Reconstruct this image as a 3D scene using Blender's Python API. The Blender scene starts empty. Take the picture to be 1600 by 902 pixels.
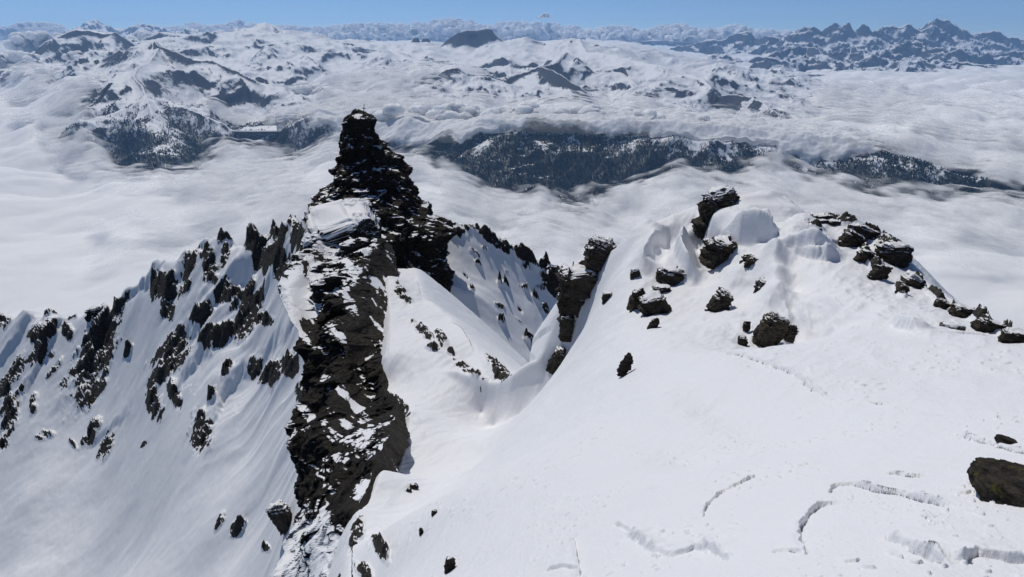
import bpy, math, random
import numpy as np
from mathutils import Vector
# ============================================================ camera, sky, sun, exposure
sc = bpy.context.scene
F = 1067.0                       # focal length in pixels of the 1600 px wide photograph
PITCH = math.radians(20.1)
CP, SP = math.cos(PITCH), math.sin(PITCH)
cam_d = bpy.data.cameras.new('camera'); cam = bpy.data.objects.new('camera', cam_d)
sc.collection.objects.link(cam); sc.camera = cam
cam_d.sensor_width = 36.0; cam_d.lens = 36.0 * F / 1600.0
cam_d.clip_start = 0.1; cam_d.clip_end = 300000.0
cam.location = (0, 0, 0); cam.rotation_euler = (math.pi / 2 - PITCH, 0, 0)
SUN_AZ = math.radians(-30)       # measured from the view direction (+Y), negative = left
SUN_EL = math.radians(55)
world = bpy.data.worlds.new('World'); sc.world = world; world.use_nodes = True
wn = world.node_tree; wn.nodes.clear()
sky = wn.nodes.new('ShaderNodeTexSky'); sky.sky_type = 'NISHITA'; sky.sun_disc = False
sky.sun_elevation = SUN_EL; sky.sun_rotation = SUN_AZ; sky.altitude = 6500; sky.air_density = 1.0
sky.dust_density = 0.2; sky.ozone_density = 5.5
bg = wn.nodes.new('ShaderNodeBackground'); bg.inputs['Strength'].default_value = 0.105
wo = wn.nodes.new('ShaderNodeOutputWorld')
wn.links.new(sky.outputs[0], bg.inputs[0]); wn.links.new(bg.outputs[0], wo.inputs[0])
sun_d = bpy.data.lights.new('sun', 'SUN'); sun_d.energy = 3.5; sun_d.angle = math.radians(0.53)
sun_d.color = (1.0, 0.965, 0.90)
sun = bpy.data.objects.new('sun', sun_d); sc.collection.objects.link(sun)
S = Vector((math.sin(SUN_AZ) * math.cos(SUN_EL), math.cos(SUN_AZ) * math.cos(SUN_EL), math.sin(SUN_EL)))
sun.rotation_euler = S.to_track_quat('Z', 'Y').to_euler()
sc.view_settings.view_transform = 'Standard'; sc.view_settings.look = 'None'
sc.view_settings.gamma = 1.0; sc.view_settings.exposure = -0.38; sc.view_settings.use_curve_mapping = False
sc.cycles.max_bounces = 8; sc.cycles.diffuse_bounces = 3; sc.cycles.glossy_bounces = 2
sc.cycles.transparent_max_bounces = 24; sc.cycles.volume_bounces = 1; sc.cycles.transmission_bounces = 2
sc.cycles.use_denoising = True; sc.cycles.sample_clamp_indirect = 6

# ============================================================ numeric helpers
def ray(u, v):
    x = (np.asarray(u, float) - 800) / F; y = -(np.asarray(v, float) - 451) / F
    return x, CP + y * SP, -SP + y * CP
def P(u, v, Y):                  # a point at forward distance Y
    x, y, z = ray(u, v); k = np.asarray(Y, float) / y
    return np.stack([x * k, y * k, z * k], -1)
def Pz(u, v, z):                 # a point at height z
    x, y, zz = ray(u, v); k = z / zz
    return np.stack([x * k, y * k, zz * k], -1)

f32 = np.float32
def _perm(seed): return np.random.RandomState(seed).permutation(4096).astype(np.int32)
def _grad2(seed):
    a = np.random.RandomState(seed + 99).rand(4096) * 2 * np.pi
    return np.cos(a).astype(f32), np.sin(a).astype(f32)
def pn2(x, y, seed=0):           # gradient noise, about -1..1
    p = _perm(seed); gx, gy = _grad2(seed)
    xi = np.floor(x); yi = np.floor(y); fx = (x - xi).astype(f32); fy = (y - yi).astype(f32)
    xi = xi.astype(np.int32); yi = yi.astype(np.int32)
    ux = fx * fx * fx * (fx * (fx * 6 - 15) + 10); uy = fy * fy * fy * (fy * (fy * 6 - 15) + 10)
    def g(ix, iy, dx, dy):
        h = p[(p[ix & 4095] + iy) & 4095]; return gx[h] * dx + gy[h] * dy
    a = g(xi, yi, fx, fy); b = g(xi + 1, yi, fx - 1, fy)
    c = g(xi, yi + 1, fx, fy - 1); d = g(xi + 1, yi + 1, fx - 1, fy - 1)
    ab = a + ux * (b - a); cd = c + ux * (d - c)
    return (ab + uy * (cd - ab)) * 1.5
def fbm(x, y, o=5, seed=0, gain=0.5, lac=2.03):
    s = 0; a = 1.0; t = 0
    for i in range(o):
        s = s + a * pn2(x + i * 17.3, y - i * 9.1, seed + i); t += a; a *= gain; x = x * lac; y = y * lac
    return s / t
def ridged(x, y, o=5, seed=0, gain=0.5, lac=2.03):   # 0..1, crests at 1
    s = 0; a = 1.0; t = 0; w = 1.0
    for i in range(o):
        n = 1 - np.abs(pn2(x + i * 13.7, y + i * 5.9, seed + i)); n = n * n * w
        s = s + a * n; t += a; w = np.clip(n * 1.6, 0, 1); a *= gain; x = x * lac; y = y * lac
    return s / t
def billow(x, y, o=5, seed=0, gain=0.5):
    s = 0; a = 1.0; t = 0
    for i in range(o):
        s = s + a * (np.abs(pn2(x + i * 13.7, y + i * 5.9, seed + i)) * 2 - 0.6); t += a; a *= gain; x = x * 2.03; y = y * 2.03
    return -s / t * -1
def sstep(a, b, x):
    t = np.clip((x - a) / (b - a), 0, 1); return t * t * (3 - 2 * t)
def _h3(ix, iy, iz, s):
    h = (ix.astype(np.int64) * 73856093) ^ (iy.astype(np.int64) * 19349663) ^ (iz.astype(np.int64) * 83492791) ^ (s * 2654435761)
    h = (h ^ (h >> 13)) * 1274126177 & 0xffffffff
    h = (h ^ (h >> 16)) * 2246822519 & 0xffffffff
    return ((h ^ (h >> 15)) & 0xffff).astype(f32) / 65535.0
def facets(p, seed=0, tilt=0.9):  # 3D cell noise: each cell a tilted flat facet, about -1..1
    pi = np.floor(p).astype(np.int32); best = np.full(len(p), 9e9, f32); out = np.zeros(len(p), f32)
    for a in (-1, 0, 1):
        for b in (-1, 0, 1):
            for c in (-1, 0, 1):
                ix, iy, iz = pi[:, 0] + a, pi[:, 1] + b, pi[:, 2] + c
                jx, jy, jz = (_h3(ix, iy, iz, seed * 7 + k) for k in (1, 2, 3))
                dx = ix + jx - p[:, 0]; dy = iy + jy - p[:, 1]; dz = iz + jz - p[:, 2]
                d = dx * dx + dy * dy + dz * dz
                m = d < best
                r0, r1, r2, r3 = (_h3(ix, iy, iz, seed * 7 + k) for k in (4, 5, 6, 5))
                val = (r0 - 0.5) * 1.3 + tilt * (dx * (r1 - 0.5) + dy * (r2 - 0.5) + dz * (jx - 0.5)) * 1.6
                out = np.where(m, val, out); best = np.where(m, d, best)
    return out
def pn3(p, seed=0):
    pm = _perm(seed); rs = np.random.RandomState(seed + 5); G = rs.normal(size=(4096, 3)).astype(f32); G /= np.linalg.norm(G, axis=1, keepdims=True)
    pi = np.floor(p).astype(np.int32); fr = (p - pi).astype(f32); u = fr * fr * fr * (fr * (fr * 6 - 15) + 10); acc = 0
    for a in (0, 1):
        for b in (0, 1):
            for c in (0, 1):
                h = pm[(pm[(pm[(pi[:, 0] + a) & 4095] + pi[:, 1] + b) & 4095] + pi[:, 2] + c) & 4095]
                g = G[h]; dt = g[:, 0] * (fr[:, 0] - a) + g[:, 1] * (fr[:, 1] - b) + g[:, 2] * (fr[:, 2] - c)
                acc = acc + dt * (u[:, 0] if a else 1 - u[:, 0]) * (u[:, 1] if b else 1 - u[:, 1]) * (u[:, 2] if c else 1 - u[:, 2])
    return acc * 1.5
def ridge3(p, o=4, seed=0, gain=.5):
    s = 0; a = 1.; t = 0
    for i in range(o):
        n = 1 - np.abs(pn3(p + i * 7.7, seed + i)) * 1.6; s = s + a * n; t += a; a *= gain; p = p * 2.07
    return s / t
def facets2(x, y, seed=0, tilt=0.9):
    sh = np.shape(x); p = np.stack([np.ravel(x), np.ravel(y), np.zeros(np.size(x))], -1)
    xi = np.floor(p[:, 0]).astype(np.int32); yi = np.floor(p[:, 1]).astype(np.int32); zi = np.zeros_like(xi)
    best = np.full(len(p), 9e9, f32); out = np.zeros(len(p), f32)
    for a in (-1, 0, 1):
        for b in (-1, 0, 1):
            ix, iy = xi + a, yi + b
            jx, jy = _h3(ix, iy, zi, seed * 7 + 1), _h3(ix, iy, zi, seed * 7 + 2)
            dx = ix + jx - p[:, 0]; dy = iy + jy - p[:, 1]; d = dx * dx + dy * dy
            r0, r1, r2 = (_h3(ix, iy, zi, seed * 7 + k) for k in (4, 5, 6))
            val = (r0 - 0.5) * 1.3 + tilt * (dx * (r1 - 0.5) + dy * (r2 - 0.5)) * 2.4
            m = d < best; out = np.where(m, val, out); best = np.where(m, d, best)
    return out.reshape(sh)

class RBF:                       # multiquadric surface through (x, y) -> value
    def __init__(s, xy, val, c, rc=1e-10, lam=0.0):
        s.xy = np.asarray(xy, float); n = len(s.xy); s.c = np.broadcast_to(np.asarray(c, float), (n,)).copy()
        v = np.asarray(val, float)
        D = np.sqrt(((s.xy[:, None] - s.xy[None]) ** 2).sum(-1) + s.c[None] ** 2)
        A = np.zeros((n + 3, n + 3)); A[:n, :n] = D - lam * np.eye(n); A[:n, n] = 1; A[:n, n + 1:] = s.xy
        A[n, :n] = 1; A[n + 1:, :n] = s.xy.T
        s.w = np.linalg.lstsq(A, np.concatenate([v, np.zeros(3)]), rcond=rc)[0]; s.n = n
    def __call__(s, X, Y):
        o = s.w[s.n] + s.w[s.n + 1] * X + s.w[s.n + 2] * Y
        X32 = X.astype(f32); Y32 = Y.astype(f32); acc = np.zeros(X.shape, np.float64)
        for i in range(s.n):
            acc += s.w[i] * np.sqrt((X32 - f32(s.xy[i, 0])) ** 2 + (Y32 - f32(s.xy[i, 1])) ** 2 + f32(s.c[i] ** 2))
        return o + acc
class Shep:                      # smooth weighted average, never overshoots
    def __init__(s, xy, val, e=.05): s.xy = s.tr(np.asarray(xy, float)[:, 0], np.asarray(xy, float)[:, 1]); s.v = np.asarray(val, float); s.e = e
    def tr(s, x, y): return np.stack([x / y * 1.0, np.log(y) * .30], -1)
    def __call__(s, X, Y):
        q = s.tr(X, Y).astype(f32); a = np.zeros(X.shape, f32); b = np.zeros(X.shape, f32)
        for (p0, p1), v in zip(s.xy, s.v):
            d = (q[..., 0] - f32(p0)) ** 2 + (q[..., 1] - f32(p1)) ** 2 + f32(s.e ** 2); w = 1 / (d * d); a += w; b += w * f32(v)
        return (b / a).astype(np.float64)
def polydist(X, Y, pts):         # distance, side sign and arc length to a polyline
    pts = np.asarray(pts, float); best = np.full(X.shape, 1e18); sg = np.zeros(X.shape); ar = np.zeros(X.shape); L = 0
    for a, b in zip(pts[:-1], pts[1:]):
        d = b[:2] - a[:2]; l2 = (d ** 2).sum() + 1e-9; l = math.sqrt(l2)
        t = np.clip(((X - a[0]) * d[0] + (Y - a[1]) * d[1]) / l2, 0, 1)
        ex = X - a[0] - t * d[0]; ey = Y - a[1] - t * d[1]; q = ex * ex + ey * ey
        cr_ = (d[0] * ey - d[1] * ex) / l; m = (q < best * .999999) | ((q <= best * 1.000001) & (np.abs(cr_) > np.abs(sg))); best = np.where(m, q, best); sg = np.where(m, cr_, sg); ar = np.where(m, L + t * l, ar); L += l
    return np.sqrt(best), np.sign(sg), ar / max(L, 1e-6)

# ============================================================ mesh helpers
def mesh_obj(name, verts, faces, mats, parent=None, attrs=None, smooth=True):
    me = bpy.data.meshes.new(name); verts = np.asarray(verts, f32).reshape(-1, 3); faces = np.asarray(faces, np.int32)
    k = faces.shape[1]
    me.vertices.add(len(verts)); me.vertices.foreach_set('co', verts.ravel())
    me.loops.add(faces.size); me.loops.foreach_set('vertex_index', faces.ravel())
    me.polygons.add(len(faces)); me.polygons.foreach_set('loop_start', np.arange(0, faces.size, k, dtype=np.int32))
    me.polygons.foreach_set('loop_total', np.full(len(faces), k, np.int32))
    if smooth: me.polygons.foreach_set('use_smooth', np.ones(len(faces), bool))
    me.update(calc_edges=True)
    for n, v in (attrs or {}).items():
        at = me.attributes.new(n, 'FLOAT', 'POINT'); at.data.foreach_set('value', np.asarray(v, f32).ravel())
    for m in (mats if isinstance(mats, (list, tuple)) else [mats]): me.materials.append(m)
    o = bpy.data.objects.new(name, me); sc.collection.objects.link(o)
    if parent: o.parent = parent
    return o
def grid_faces(nr, nc, wrap=False):
    r = np.arange(nr - 1)[:, None] * nc; c = np.arange(nc if wrap else nc - 1)[None]; c2 = (c + 1) % nc
    return np.stack([r + c, r + c2, r + nc + c2, r + nc + c], -1).reshape(-1, 4)
def fan_grid(t0, t1, nc, Y0, Y1, nr, bias=1.0):   # a ground grid, finer near the viewer
    s = np.linspace(0, 1, nr) ** bias
    Y = Y0 * (Y1 / Y0) ** s
    X = Y[:, None] * np.linspace(t0, t1, nc)[None]
    return X, np.repeat(Y[:, None], nc, 1)
def slopes(X, Y, Z):             # true gradient on a curvilinear grid
    Xr, Xc = np.gradient(X); Yr, Yc = np.gradient(Y); Zr, Zc = np.gradient(Z)
    det = Xr * Yc - Xc * Yr
    return (Zr * Yc - Zc * Yr) / det, (Xr * Zc - Xc * Zr) / det
def grid_obj(name, X, Y, Z, mats, attrs=None, keep=None):
    V = np.stack([X, Y, Z], -1).reshape(-1, 3); Fc = grid_faces(*X.shape)[:, ::-1]
    if keep is not None:
        k = keep.ravel(); Fc = Fc[k[Fc].any(1)]
        used = np.zeros(len(V), bool); used[Fc.ravel()] = True; idx = np.cumsum(used) - 1
        V = V[used]; Fc = idx[Fc]; attrs = {n: v.ravel()[used] for n, v in (attrs or {}).items()}
    return mesh_obj(name, V, Fc, mats, attrs=attrs)
def tag(o, label=None, cat=None, group=None, kind=None):
    if label: o['label'] = label
    if cat: o['category'] = cat
    if group: o['group'] = group
    if kind: o['kind'] = kind
    return o
def lut(pts, x):                 # piecewise linear profile
    p = np.asarray(pts, float); return np.interp(x, p[:, 0], p[:, 1])

# ============================================================ materials
def newmat(name):
    m = bpy.data.materials.new(name); m.use_nodes = True; m.node_tree.nodes.clear(); return m, m.node_tree
class NT:
    def __init__(s, t): s.t = t
    def n(s, typ, **kw):
        nd = s.t.nodes.new('ShaderNode' + typ)
        for k, v in kw.items(): setattr(nd, k, v)
        return nd
    def l(s, a, b): s.t.links.new(a, b)
    def val(s, sock, v):
        if hasattr(v, 'is_linked') or isinstance(v, bpy.types.NodeSocket): s.l(v, sock)
        else: sock.default_value = v
    def math(s, op, a, b=0.0, clamp=False):
        nd = s.n('Math', operation=op, use_clamp=clamp); s.val(nd.inputs[0], a); s.val(nd.inputs[1], b); return nd.outputs[0]
    def mix(s, f, a, b):
        nd = s.n('Mix', data_type='RGBA'); s.val(nd.inputs['Factor'], f)
        s.val(nd.inputs[6], a if isinstance(a, bpy.types.NodeSocket) else (*a, 1)); s.val(nd.inputs[7], b if isinstance(b, bpy.types.NodeSocket) else (*b, 1)); return nd.outputs[2]
    def ramp(s, f, a, b, lo=0.0, hi=1.0):
        nd = s.n('MapRange', interpolation_type='SMOOTHSTEP'); s.val(nd.inputs[0], f)
        nd.inputs[1].default_value = a; nd.inputs[2].default_value = b; nd.inputs[3].default_value = lo; nd.inputs[4].default_value = hi; return nd.outputs[0]
    def coord(s, scale=(1, 1, 1), rot=(0, 0, 0)):
        tc = s.n('TexCoord'); mp = s.n('Mapping'); s.l(tc.outputs['Object'], mp.inputs[0])
        mp.inputs['Scale'].default_value = scale; mp.inputs['Rotation'].default_value = rot; return mp.outputs[0]
    def noise(s, co, scale, detail=4, rough=0.55, typ=None, dist=0.0):
        nd = s.n('TexNoise'); s.l(co, nd.inputs['Vector']); nd.inputs['Scale'].default_value = scale
        nd.inputs['Detail'].default_value = detail; nd.inputs['Roughness'].default_value = rough; nd.inputs['Distortion'].default_value = dist
        if typ: nd.noise_type = typ
        return nd.outputs[0]
    def voro(s, co, scale, feature='F1', out=0):
        nd = s.n('TexVoronoi', feature=feature); s.l(co, nd.inputs['Vector']); nd.inputs['Scale'].default_value = scale; return nd.outputs[out]
    def attr(s, name):
        nd = s.n('Attribute', attribute_name=name); return nd.outputs['Fac']
    def bump(s, h, strength, dist, prev=None):
        nd = s.n('Bump'); nd.inputs['Strength'].default_value = strength; nd.inputs['Distance'].default_value = dist
        s.l(h, nd.inputs['Height'])
        if prev is not None: s.l(prev, nd.inputs['Normal'])
        return nd.outputs[0]

SNOW = (0.84, 0.845, 0.865)
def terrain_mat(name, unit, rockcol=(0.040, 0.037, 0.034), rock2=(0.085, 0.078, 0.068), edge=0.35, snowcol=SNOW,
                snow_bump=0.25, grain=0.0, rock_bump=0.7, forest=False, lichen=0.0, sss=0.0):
    """snow and rock by the 'rock' attribute; unit = size in metres of a middling rock feature"""
    m, t = newmat(name); N = NT(t); co = N.coord()
    strata = N.coord(scale=(1, 1, 3.2), rot=(0.25, -0.35, 0.2))
    r = N.attr('rock')
    n1 = N.noise(co, 1.6 / unit, 6, 0.65); n2 = N.noise(strata, 5.0 / unit, 5, 0.7)
    f = N.math('ADD', r, N.math('MULTIPLY', N.math('SUBTRACT', N.math('ADD', N.math('MULTIPLY', n1, 0.5), N.math('MULTIPLY', n2, 0.5)), 0.5), edge * 2))
    fac = N.ramp(f, 0.46, 0.54)
    c1 = N.noise(strata, 2.2 / unit, 6, 0.7); c2 = N.noise(co, 0.6 / unit, 3)
    rc = N.mix(N.ramp(c1, 0.35, 0.7), rockcol, rock2)
    rc = N.mix(N.ramp(c2, 0.5, 0.75, 0, 0.5), rc, (0.055, 0.043, 0.030))
    if lichen: rc = N.mix(N.ramp(N.noise(co, 3.3 / unit, 4, 0.7), 0.58, 0.66, 0, lichen), rc, (0.16, 0.15, 0.035))
    scol = N.mix(N.noise(co, 0.35 / unit, 3), tuple(c * 0.97 for c in snowcol), snowcol)
    if forest:
        fo = N.attr('forest'); fn = N.noise(N.coord(scale=(1, 1, 0.35)), 0.028, 4, 0.75)
        ff = N.ramp(N.math('ADD', fo, N.math('MULTIPLY', N.math('SUBTRACT', fn, 0.5), 1.6)), 0.44, 0.60)
        scol = N.mix(ff, scol, (0.030, 0.040, 0.038))
    col = N.mix(fac, scol, rc)
    b = N.n('BsdfPrincipled'); N.l(col, b.inputs['Base Color'])
    N.l(N.ramp(fac, 0, 1, 0.55, 0.85), b.inputs['Roughness']); b.inputs['Specular IOR Level'].default_value = 0.25
    sb = N.noise(N.coord(scale=(1, 0.45, 1), rot=(0, 0, 0.6)), 2.5 / unit, 4, 0.6)
    h = N.n('Mix', data_type='FLOAT'); N.l(fac, h.inputs['Factor'])
    N.l(N.math('MULTIPLY', sb, snow_bump), h.inputs[2])
    vr = N.voro(strata, 3.0 / unit, 'F1'); rb = N.math('ADD', N.math('MULTIPLY', vr, 0.6), N.noise(strata, 6.0 / unit, 6, 0.75))
    N.l(N.math('MULTIPLY', rb, rock_bump), h.inputs[3])
    nb = N.bump(h.outputs[0], 1.0, 0.35 * unit)
    if grain:
        g = N.noise(co, 22.0, 3, 0.7); g2 = N.noise(N.coord(scale=(1.0, 0.35, 1), rot=(0, 0, 0.9)), 5.0, 4, 0.6)
        nb = N.bump(N.math('ADD', N.math('MULTIPLY', g, 0.25), N.math('MULTIPLY', g2, 0.55)), 1.0, grain, nb)
    N.l(nb, b.inputs['Normal'])
    out = N.n('OutputMaterial'); N.l(b.outputs[0], out.inputs[0]); return m
# ============================================================ far mountains (one ground sheet, 3.5 to 75 km)
FX, FY = fan_grid(-0.86, 0.86, 1280, 3600, 41500, 960, 1.0)
def at_poly(pts): return np.array([P(*p) for p in pts])
R = []   # (polyline, steep part: height lost near the crest, its reach, far slope)
def range_(pts, a=0.9, c=500, b=0.35, z=None): R.append((at_poly(pts), a, c, b))
K = 1000.
# farthest serrated range on the right
range_([(1030,84,34*K),(1060,72,34*K),(1100,66,33*K),(1130,60,33*K),(1150,50,33*K),(1168,49,33*K),(1180,60,33*K),(1200,55,32*K),(1220,60,32*K),(1240,50,31*K),(1255,43,31*K),(1270,39,31*K),(1283,50,31*K),(1297,40,31*K),(1308,35,31*K),(1315,40,31*K),(1326,34,31*K),(1336,49,31*K),(1350,36,31*K),(1365,50,31*K),(1380,42,32*K),(1400,41,32*K),(1422,38,32*K),(1440,46,32*K),(1455,38,32*K),(1463,30,33*K),(1480,32,33*K),(1490,38,33*K),(1505,46,33*K),(1520,53,33*K),(1548,49,33*K),(1560,50,33*K),(1575,58,33*K),(1600,61,33*K),(1700,66,33*K)], 1.1, 900, .3)
range_([(1085,95,25*K),(1120,84,25*K),(1160,93,25*K),(1200,86,25*K),(1230,78,26*K),(1262,70,27*K),(1280,78,26*K),(1300,83,25*K),(1330,72,26*K),(1350,80,25*K),(1372,84,24*K)], .9, 500, .3)
range_([(1345,96,23*K),(1380,82,24*K),(1405,72,25*K),(1431,58,26*K),(1437,66,26*K),(1450,76,25*K),(1465,70,25*K),(1480,82,25*K),(1500,76,25*K),(1530,88,25*K),(1570,80,26*K),(1620,76,26*K),(1700,80,26*K)], 1., 500, .3)
range_([(1200,92,22*K),(1230,98,22*K),(1260,88,23*K),(1290,98,22*K),(1330,94,23*K)], .9, 350, .3)
range_([(1400,96,21.5*K),(1430,90,22*K),(1455,100,21.5*K),(1500,98,22*K),(1540,101,22*K)], .8, 300, .3)
# faint ones on the left horizon
range_([(118,44,39*K),(140,32,39*K),(150,30,39*K),(160,37,39*K),(175,46,39*K)], .8, 500, .3)
range_([(185,46,39*K),(205,41,39*K),(220,37,39*K),(250,41,39*K),(265,48,39*K)], .7, 500, .3)
range_([(245,56,30*K),(262,51,30*K),(275,49,30*K),(300,42,30*K),(312,50,30*K),(330,60,30*K)], .8, 500, .3)
# dark isolated whaleback, left
range_([(60,73,17*K),(85,59,17*K),(105,49,17*K),(120,45,17*K),(140,47,17*K),(160,50,17*K),(178,50,17*K),(192,57,16.6*K),(206,68,16.4*K)], 1.1, 420, .45)
# central snowy massif
range_([(322,64,19*K),(330,49,19*K),(345,45,19*K),(353,56,19*K),(359,48,19*K),(370,43,19*K),(381,55,19*K),(392,48,19.5*K),(400,38,19.5*K),(412,35,19.5*K),(425,38,19.5*K),(440,50,19*K),(452,57,19*K),(480,66,18.5*K),(520,71,18.5*K),(565,73,18*K),(600,78,18*K),(640,84,17*K),(658,98,16*K)], .75, 420, .13)
range_([(600,72,20*K),(615,68,20*K),(632,67,20*K)], 1.4, 260, .3)
range_([(641,72,20*K),(646,57,20*K),(652,56,20*K),(656,63,20*K),(662,57,20*K),(669,58,20*K),(672,72,20*K)], 2.4, 260, .3)
range_([(690,69,19*K),(705,55,19*K),(715,48,19*K),(730,44,19*K),(745,46,19*K),(760,42,19*K),(767,43,19*K),(772,53,19*K),(790,62,19*K)], 1.6, 330, .3)
range_([(780,66,18*K),(800,63,18*K),(820,57,18*K),(850,67,18*K),(880,62,17.5*K),(905,61,17.5*K),(930,74,17*K),(960,72,18*K),(990,80,18*K),(1020,76,18.5*K),(1050,85,18.5*K)], .55, 350, .16)
range_([(905,61,17.5*K),(915,80,15.5*K),(950,84,15*K),(1000,98,14*K),(1040,104,13*K),(1080,118,12.4*K),(1100,125,11.8*K),(1112,136,11.2*K)], .55, 350, .22)
range_([(1010,125,12*K),(1050,120,12*K),(1090,124,11.8*K),(1112,138,11.3*K),(1120,146,11*K)], .9, 200, .3)
range_([(1120,150,11*K),(1150,146,10.8*K),(1175,152,10.4*K),(1192,160,10*K),(1220,181,9.4*K)], .7, 200, .4)
range_([(930,118,13*K),(960,112,13.4*K),(985,122,12.6*K),(1000,140,12*K)], .5, 200, .25)
# middle ridge with the dark dome
range_([(515,142,12*K),(545,146,12*K),(580,145,12*K),(620,138,12*K),(650,132,12*K),(680,117,12*K),(700,106,12*K),(714,104,12*K),(728,113,12*K),(755,116,12.2*K),(790,124,12.4*K),(812,112,12.6*K),(840,102,12.6*K),(870,98,13*K),(885,80,14.5*K)], 1.0, 260, .3)
range_([(840,102,12.6*K),(866,110,12*K),(885,122,11.6*K),(905,134,11.2*K),(914,142,11*K)], 1.0, 220, .35)
# left ridge above the dam
range_([(112,98,13*K),(122,91,13*K),(133,87,13*K),(140,92,13*K),(147,90,13*K),(160,96,13*K),(172,88,12.8*K),(188,77,12.6*K),(198,82,12.6*K),(205,73,12.6*K),(218,71,12.6*K),(230,74,12.6*K),(240,63,13*K),(247,72,12.6*K),(262,75,12.4*K),(280,84,12.2*K),(300,92,12*K),(330,94,12*K),(352,104,11.8*K),(372,112,11.6*K),(402,127,11.4*K)], 1.0, 260, .33)
range_([(247,76,12.4*K),(230,98,11.4*K),(214,106,10.8*K),(208,118,10.3*K),(222,135,9.9*K),(228,150,9.4*K),(210,165,8.9*K),(180,178,8.5*K),(150,186,8.3*K)], .5, 220, .42)
range_([(210,112,10.6*K),(190,130,10*K),(160,160,9.5*K),(110,175,9.2*K),(55,178,9.2*K)], .25, 220, .42)
range_([(228,150,9.4*K),(262,164,9*K),(300,170,8.9*K),(330,186,8.7*K),(352,197,8.6*K),(372,212,8.5*K)], .5, 260, .5)
range_([(228,150,9.4*K),(240,185,8.3*K),(262,205,7.9*K),(285,230,7.5*K)], .3, 220, .5)
range_([(330,186,8.75*K),(348,192,8.62*K),(360,199,8.55*K),(370,204,8.51*K)], .4, 120, .55)
range_([(439,204,8.51*K),(446,198,8.53*K),(455,191,8.5*K)], .4, 120, .55)
# hill right of the dam
range_([(432,208,8.5*K),(448,194,8.4*K),(468,183,8.4*K),(490,176,8.5*K),(510,180,8.5*K),(540,192,8.5*K),(600,205,8.5*K),(690,222,8.2*K)], .3, 260, .55)
# long wooded shoulder in front of the cloud bank
WOOD = [(742,205,7.4*K),(850,208,7.4*K),(930,212,7.3*K),(1040,215,7.2*K),(1120,220,7.1*K),(1200,226,7.0*K),(1300,232,6.8*K),(1380,240,6.6*K),(1450,256,6.4*K),(1500,273,6.2*K),(1540,290,6.1*K),(1575,312,5.9*K),(1600,335,5.8*K)]
range_(WOOD, .1, 300, .52)
range_([(366,206,8.5*K),(385,207,8.5*K),(405,207.5,8.5*K),(425,207,8.5*K),(443,206,8.5*K)], .3, 150, .55)
range_([(1480,238,8.2*K),(1520,232,8.2*K),(1560,240,8*K),(1620,250,7.8*K),(1700,262,7.8*K)], .2, 300, .5)
FZ = np.full(FX.shape, -1700.0); FD = np.full(FX.shape, 4000.0)
wx = fbm(FX / 1400, FY / 1400, 4, 3) * 160; wy = fbm(FX / 1400 + 40, FY / 1400, 4, 8) * 160
FXw, FYw = FX + wx * 0.5, FY + wy * 0.5
jag = ridged(FX / 620, FY / 620, 5, 21) - 0.45
for pl, a, c, b in R:
    ylo, yhi = pl[:, 1].min() - 7000, pl[:, 1].max() + 7000
    r0, r1 = np.searchsorted(FY[:, 0], [ylo, yhi])
    if r1 - r0 < 2: continue
    xs, ys = FX[r0:r1], FY[r0:r1]; xw, yw = FXw[r0:r1], FYw[r0:r1]; jg = jag[r0:r1]
    Zs = FZ[r0:r1]; Ds = FD[r0:r1]
    for p, q in zip(pl[:-1], pl[1:]):
        d = q - p; l2 = d[0] ** 2 + d[1] ** 2 + 1e-6
        t = np.clip(((xs - p[0]) * d[0] + (ys - p[1]) * d[1]) / l2, 0, 1)
        D = np.hypot(xs - p[0] - t * d[0], ys - p[1] - t * d[1])
        tw = np.clip(((xw - p[0]) * d[0] + (yw - p[1]) * d[1]) / l2, 0, 1)
        Dw = np.hypot(xw - p[0] - tw * d[0], yw - p[1] - tw * d[1])
        k = sstep(0, 500, D); D2 = D * (1 - k) + Dw * k
        h = p[2] + t * d[2] - a * D2 / (1 + D2 / c) - b * D2
        m = h > Zs; Zs = np.where(m, h, Zs); Ds = np.where(m, D, Ds)
    FZ[r0:r1] = Zs; FD[r0:r1] = Ds
# broad snow basin of the central massif so the ground between the crests stays high
bas = RBF([P(u, v, y)[:2] for u, v, y in [(500,100,16*K),(600,95,16.5*K),(700,92,16.5*K),(800,90,16*K),(900,110,14*K),(1000,128,12*K),(950,150,11*K),(430,90,16*K),(350,85,16*K),(280,75,16*K),(1100,105,17*K),(1000,90,19*K)]],
          [P(u, v, y)[2] for u, v, y in [(500,100,16*K),(600,95,16.5*K),(700,92,16.5*K),(800,90,16*K),(900,110,14*K),(1000,128,12*K),(950,150,11*K),(430,90,16*K),(350,85,16*K),(280,75,16*K),(1100,105,17*K),(1000,90,19*K)]], 1500)
bz = bas(FX, FY); reg = np.ones(FX.shape)
tt = FX / FY * 1000
reg = sstep(-560, -480, tt) * (1 - sstep(240, 300, tt)) * sstep(10.2 * K, 11.2 * K, FY) * (1 - sstep(19 * K, 22 * K, FY)) * sstep(-60, 60, tt - 0 + (FY - 14.5 * K) * 0.11)
FZ = np.maximum(FZ, np.where(reg > 0, bz - (1 - reg) * 900, -1700))
far = sstep(0, 350, FD)
rg = ridged(FXw / 2300, FYw / 2300, 7, 31, 0.50) - 0.42
rgf = ridged(FXw / 1500, FYw / 1500, 7, 31, 0.54) - 0.42; rg = np.where(FY > 20500, rgf * .8, rg)
rg2 = ridged(FXw / 420, FYw / 420, 5, 51, 0.5) - 0.42
soft = 1 - 0.40 * sstep(0.3, 0.9, reg)
FZs = FZ + rg * 460 * (0.08 + 0.92 * far) * soft
FZ = FZs + rg2 * (42 + 80 * (FY > 20500)) * (0.35 + 0.65 * far) * soft
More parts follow.
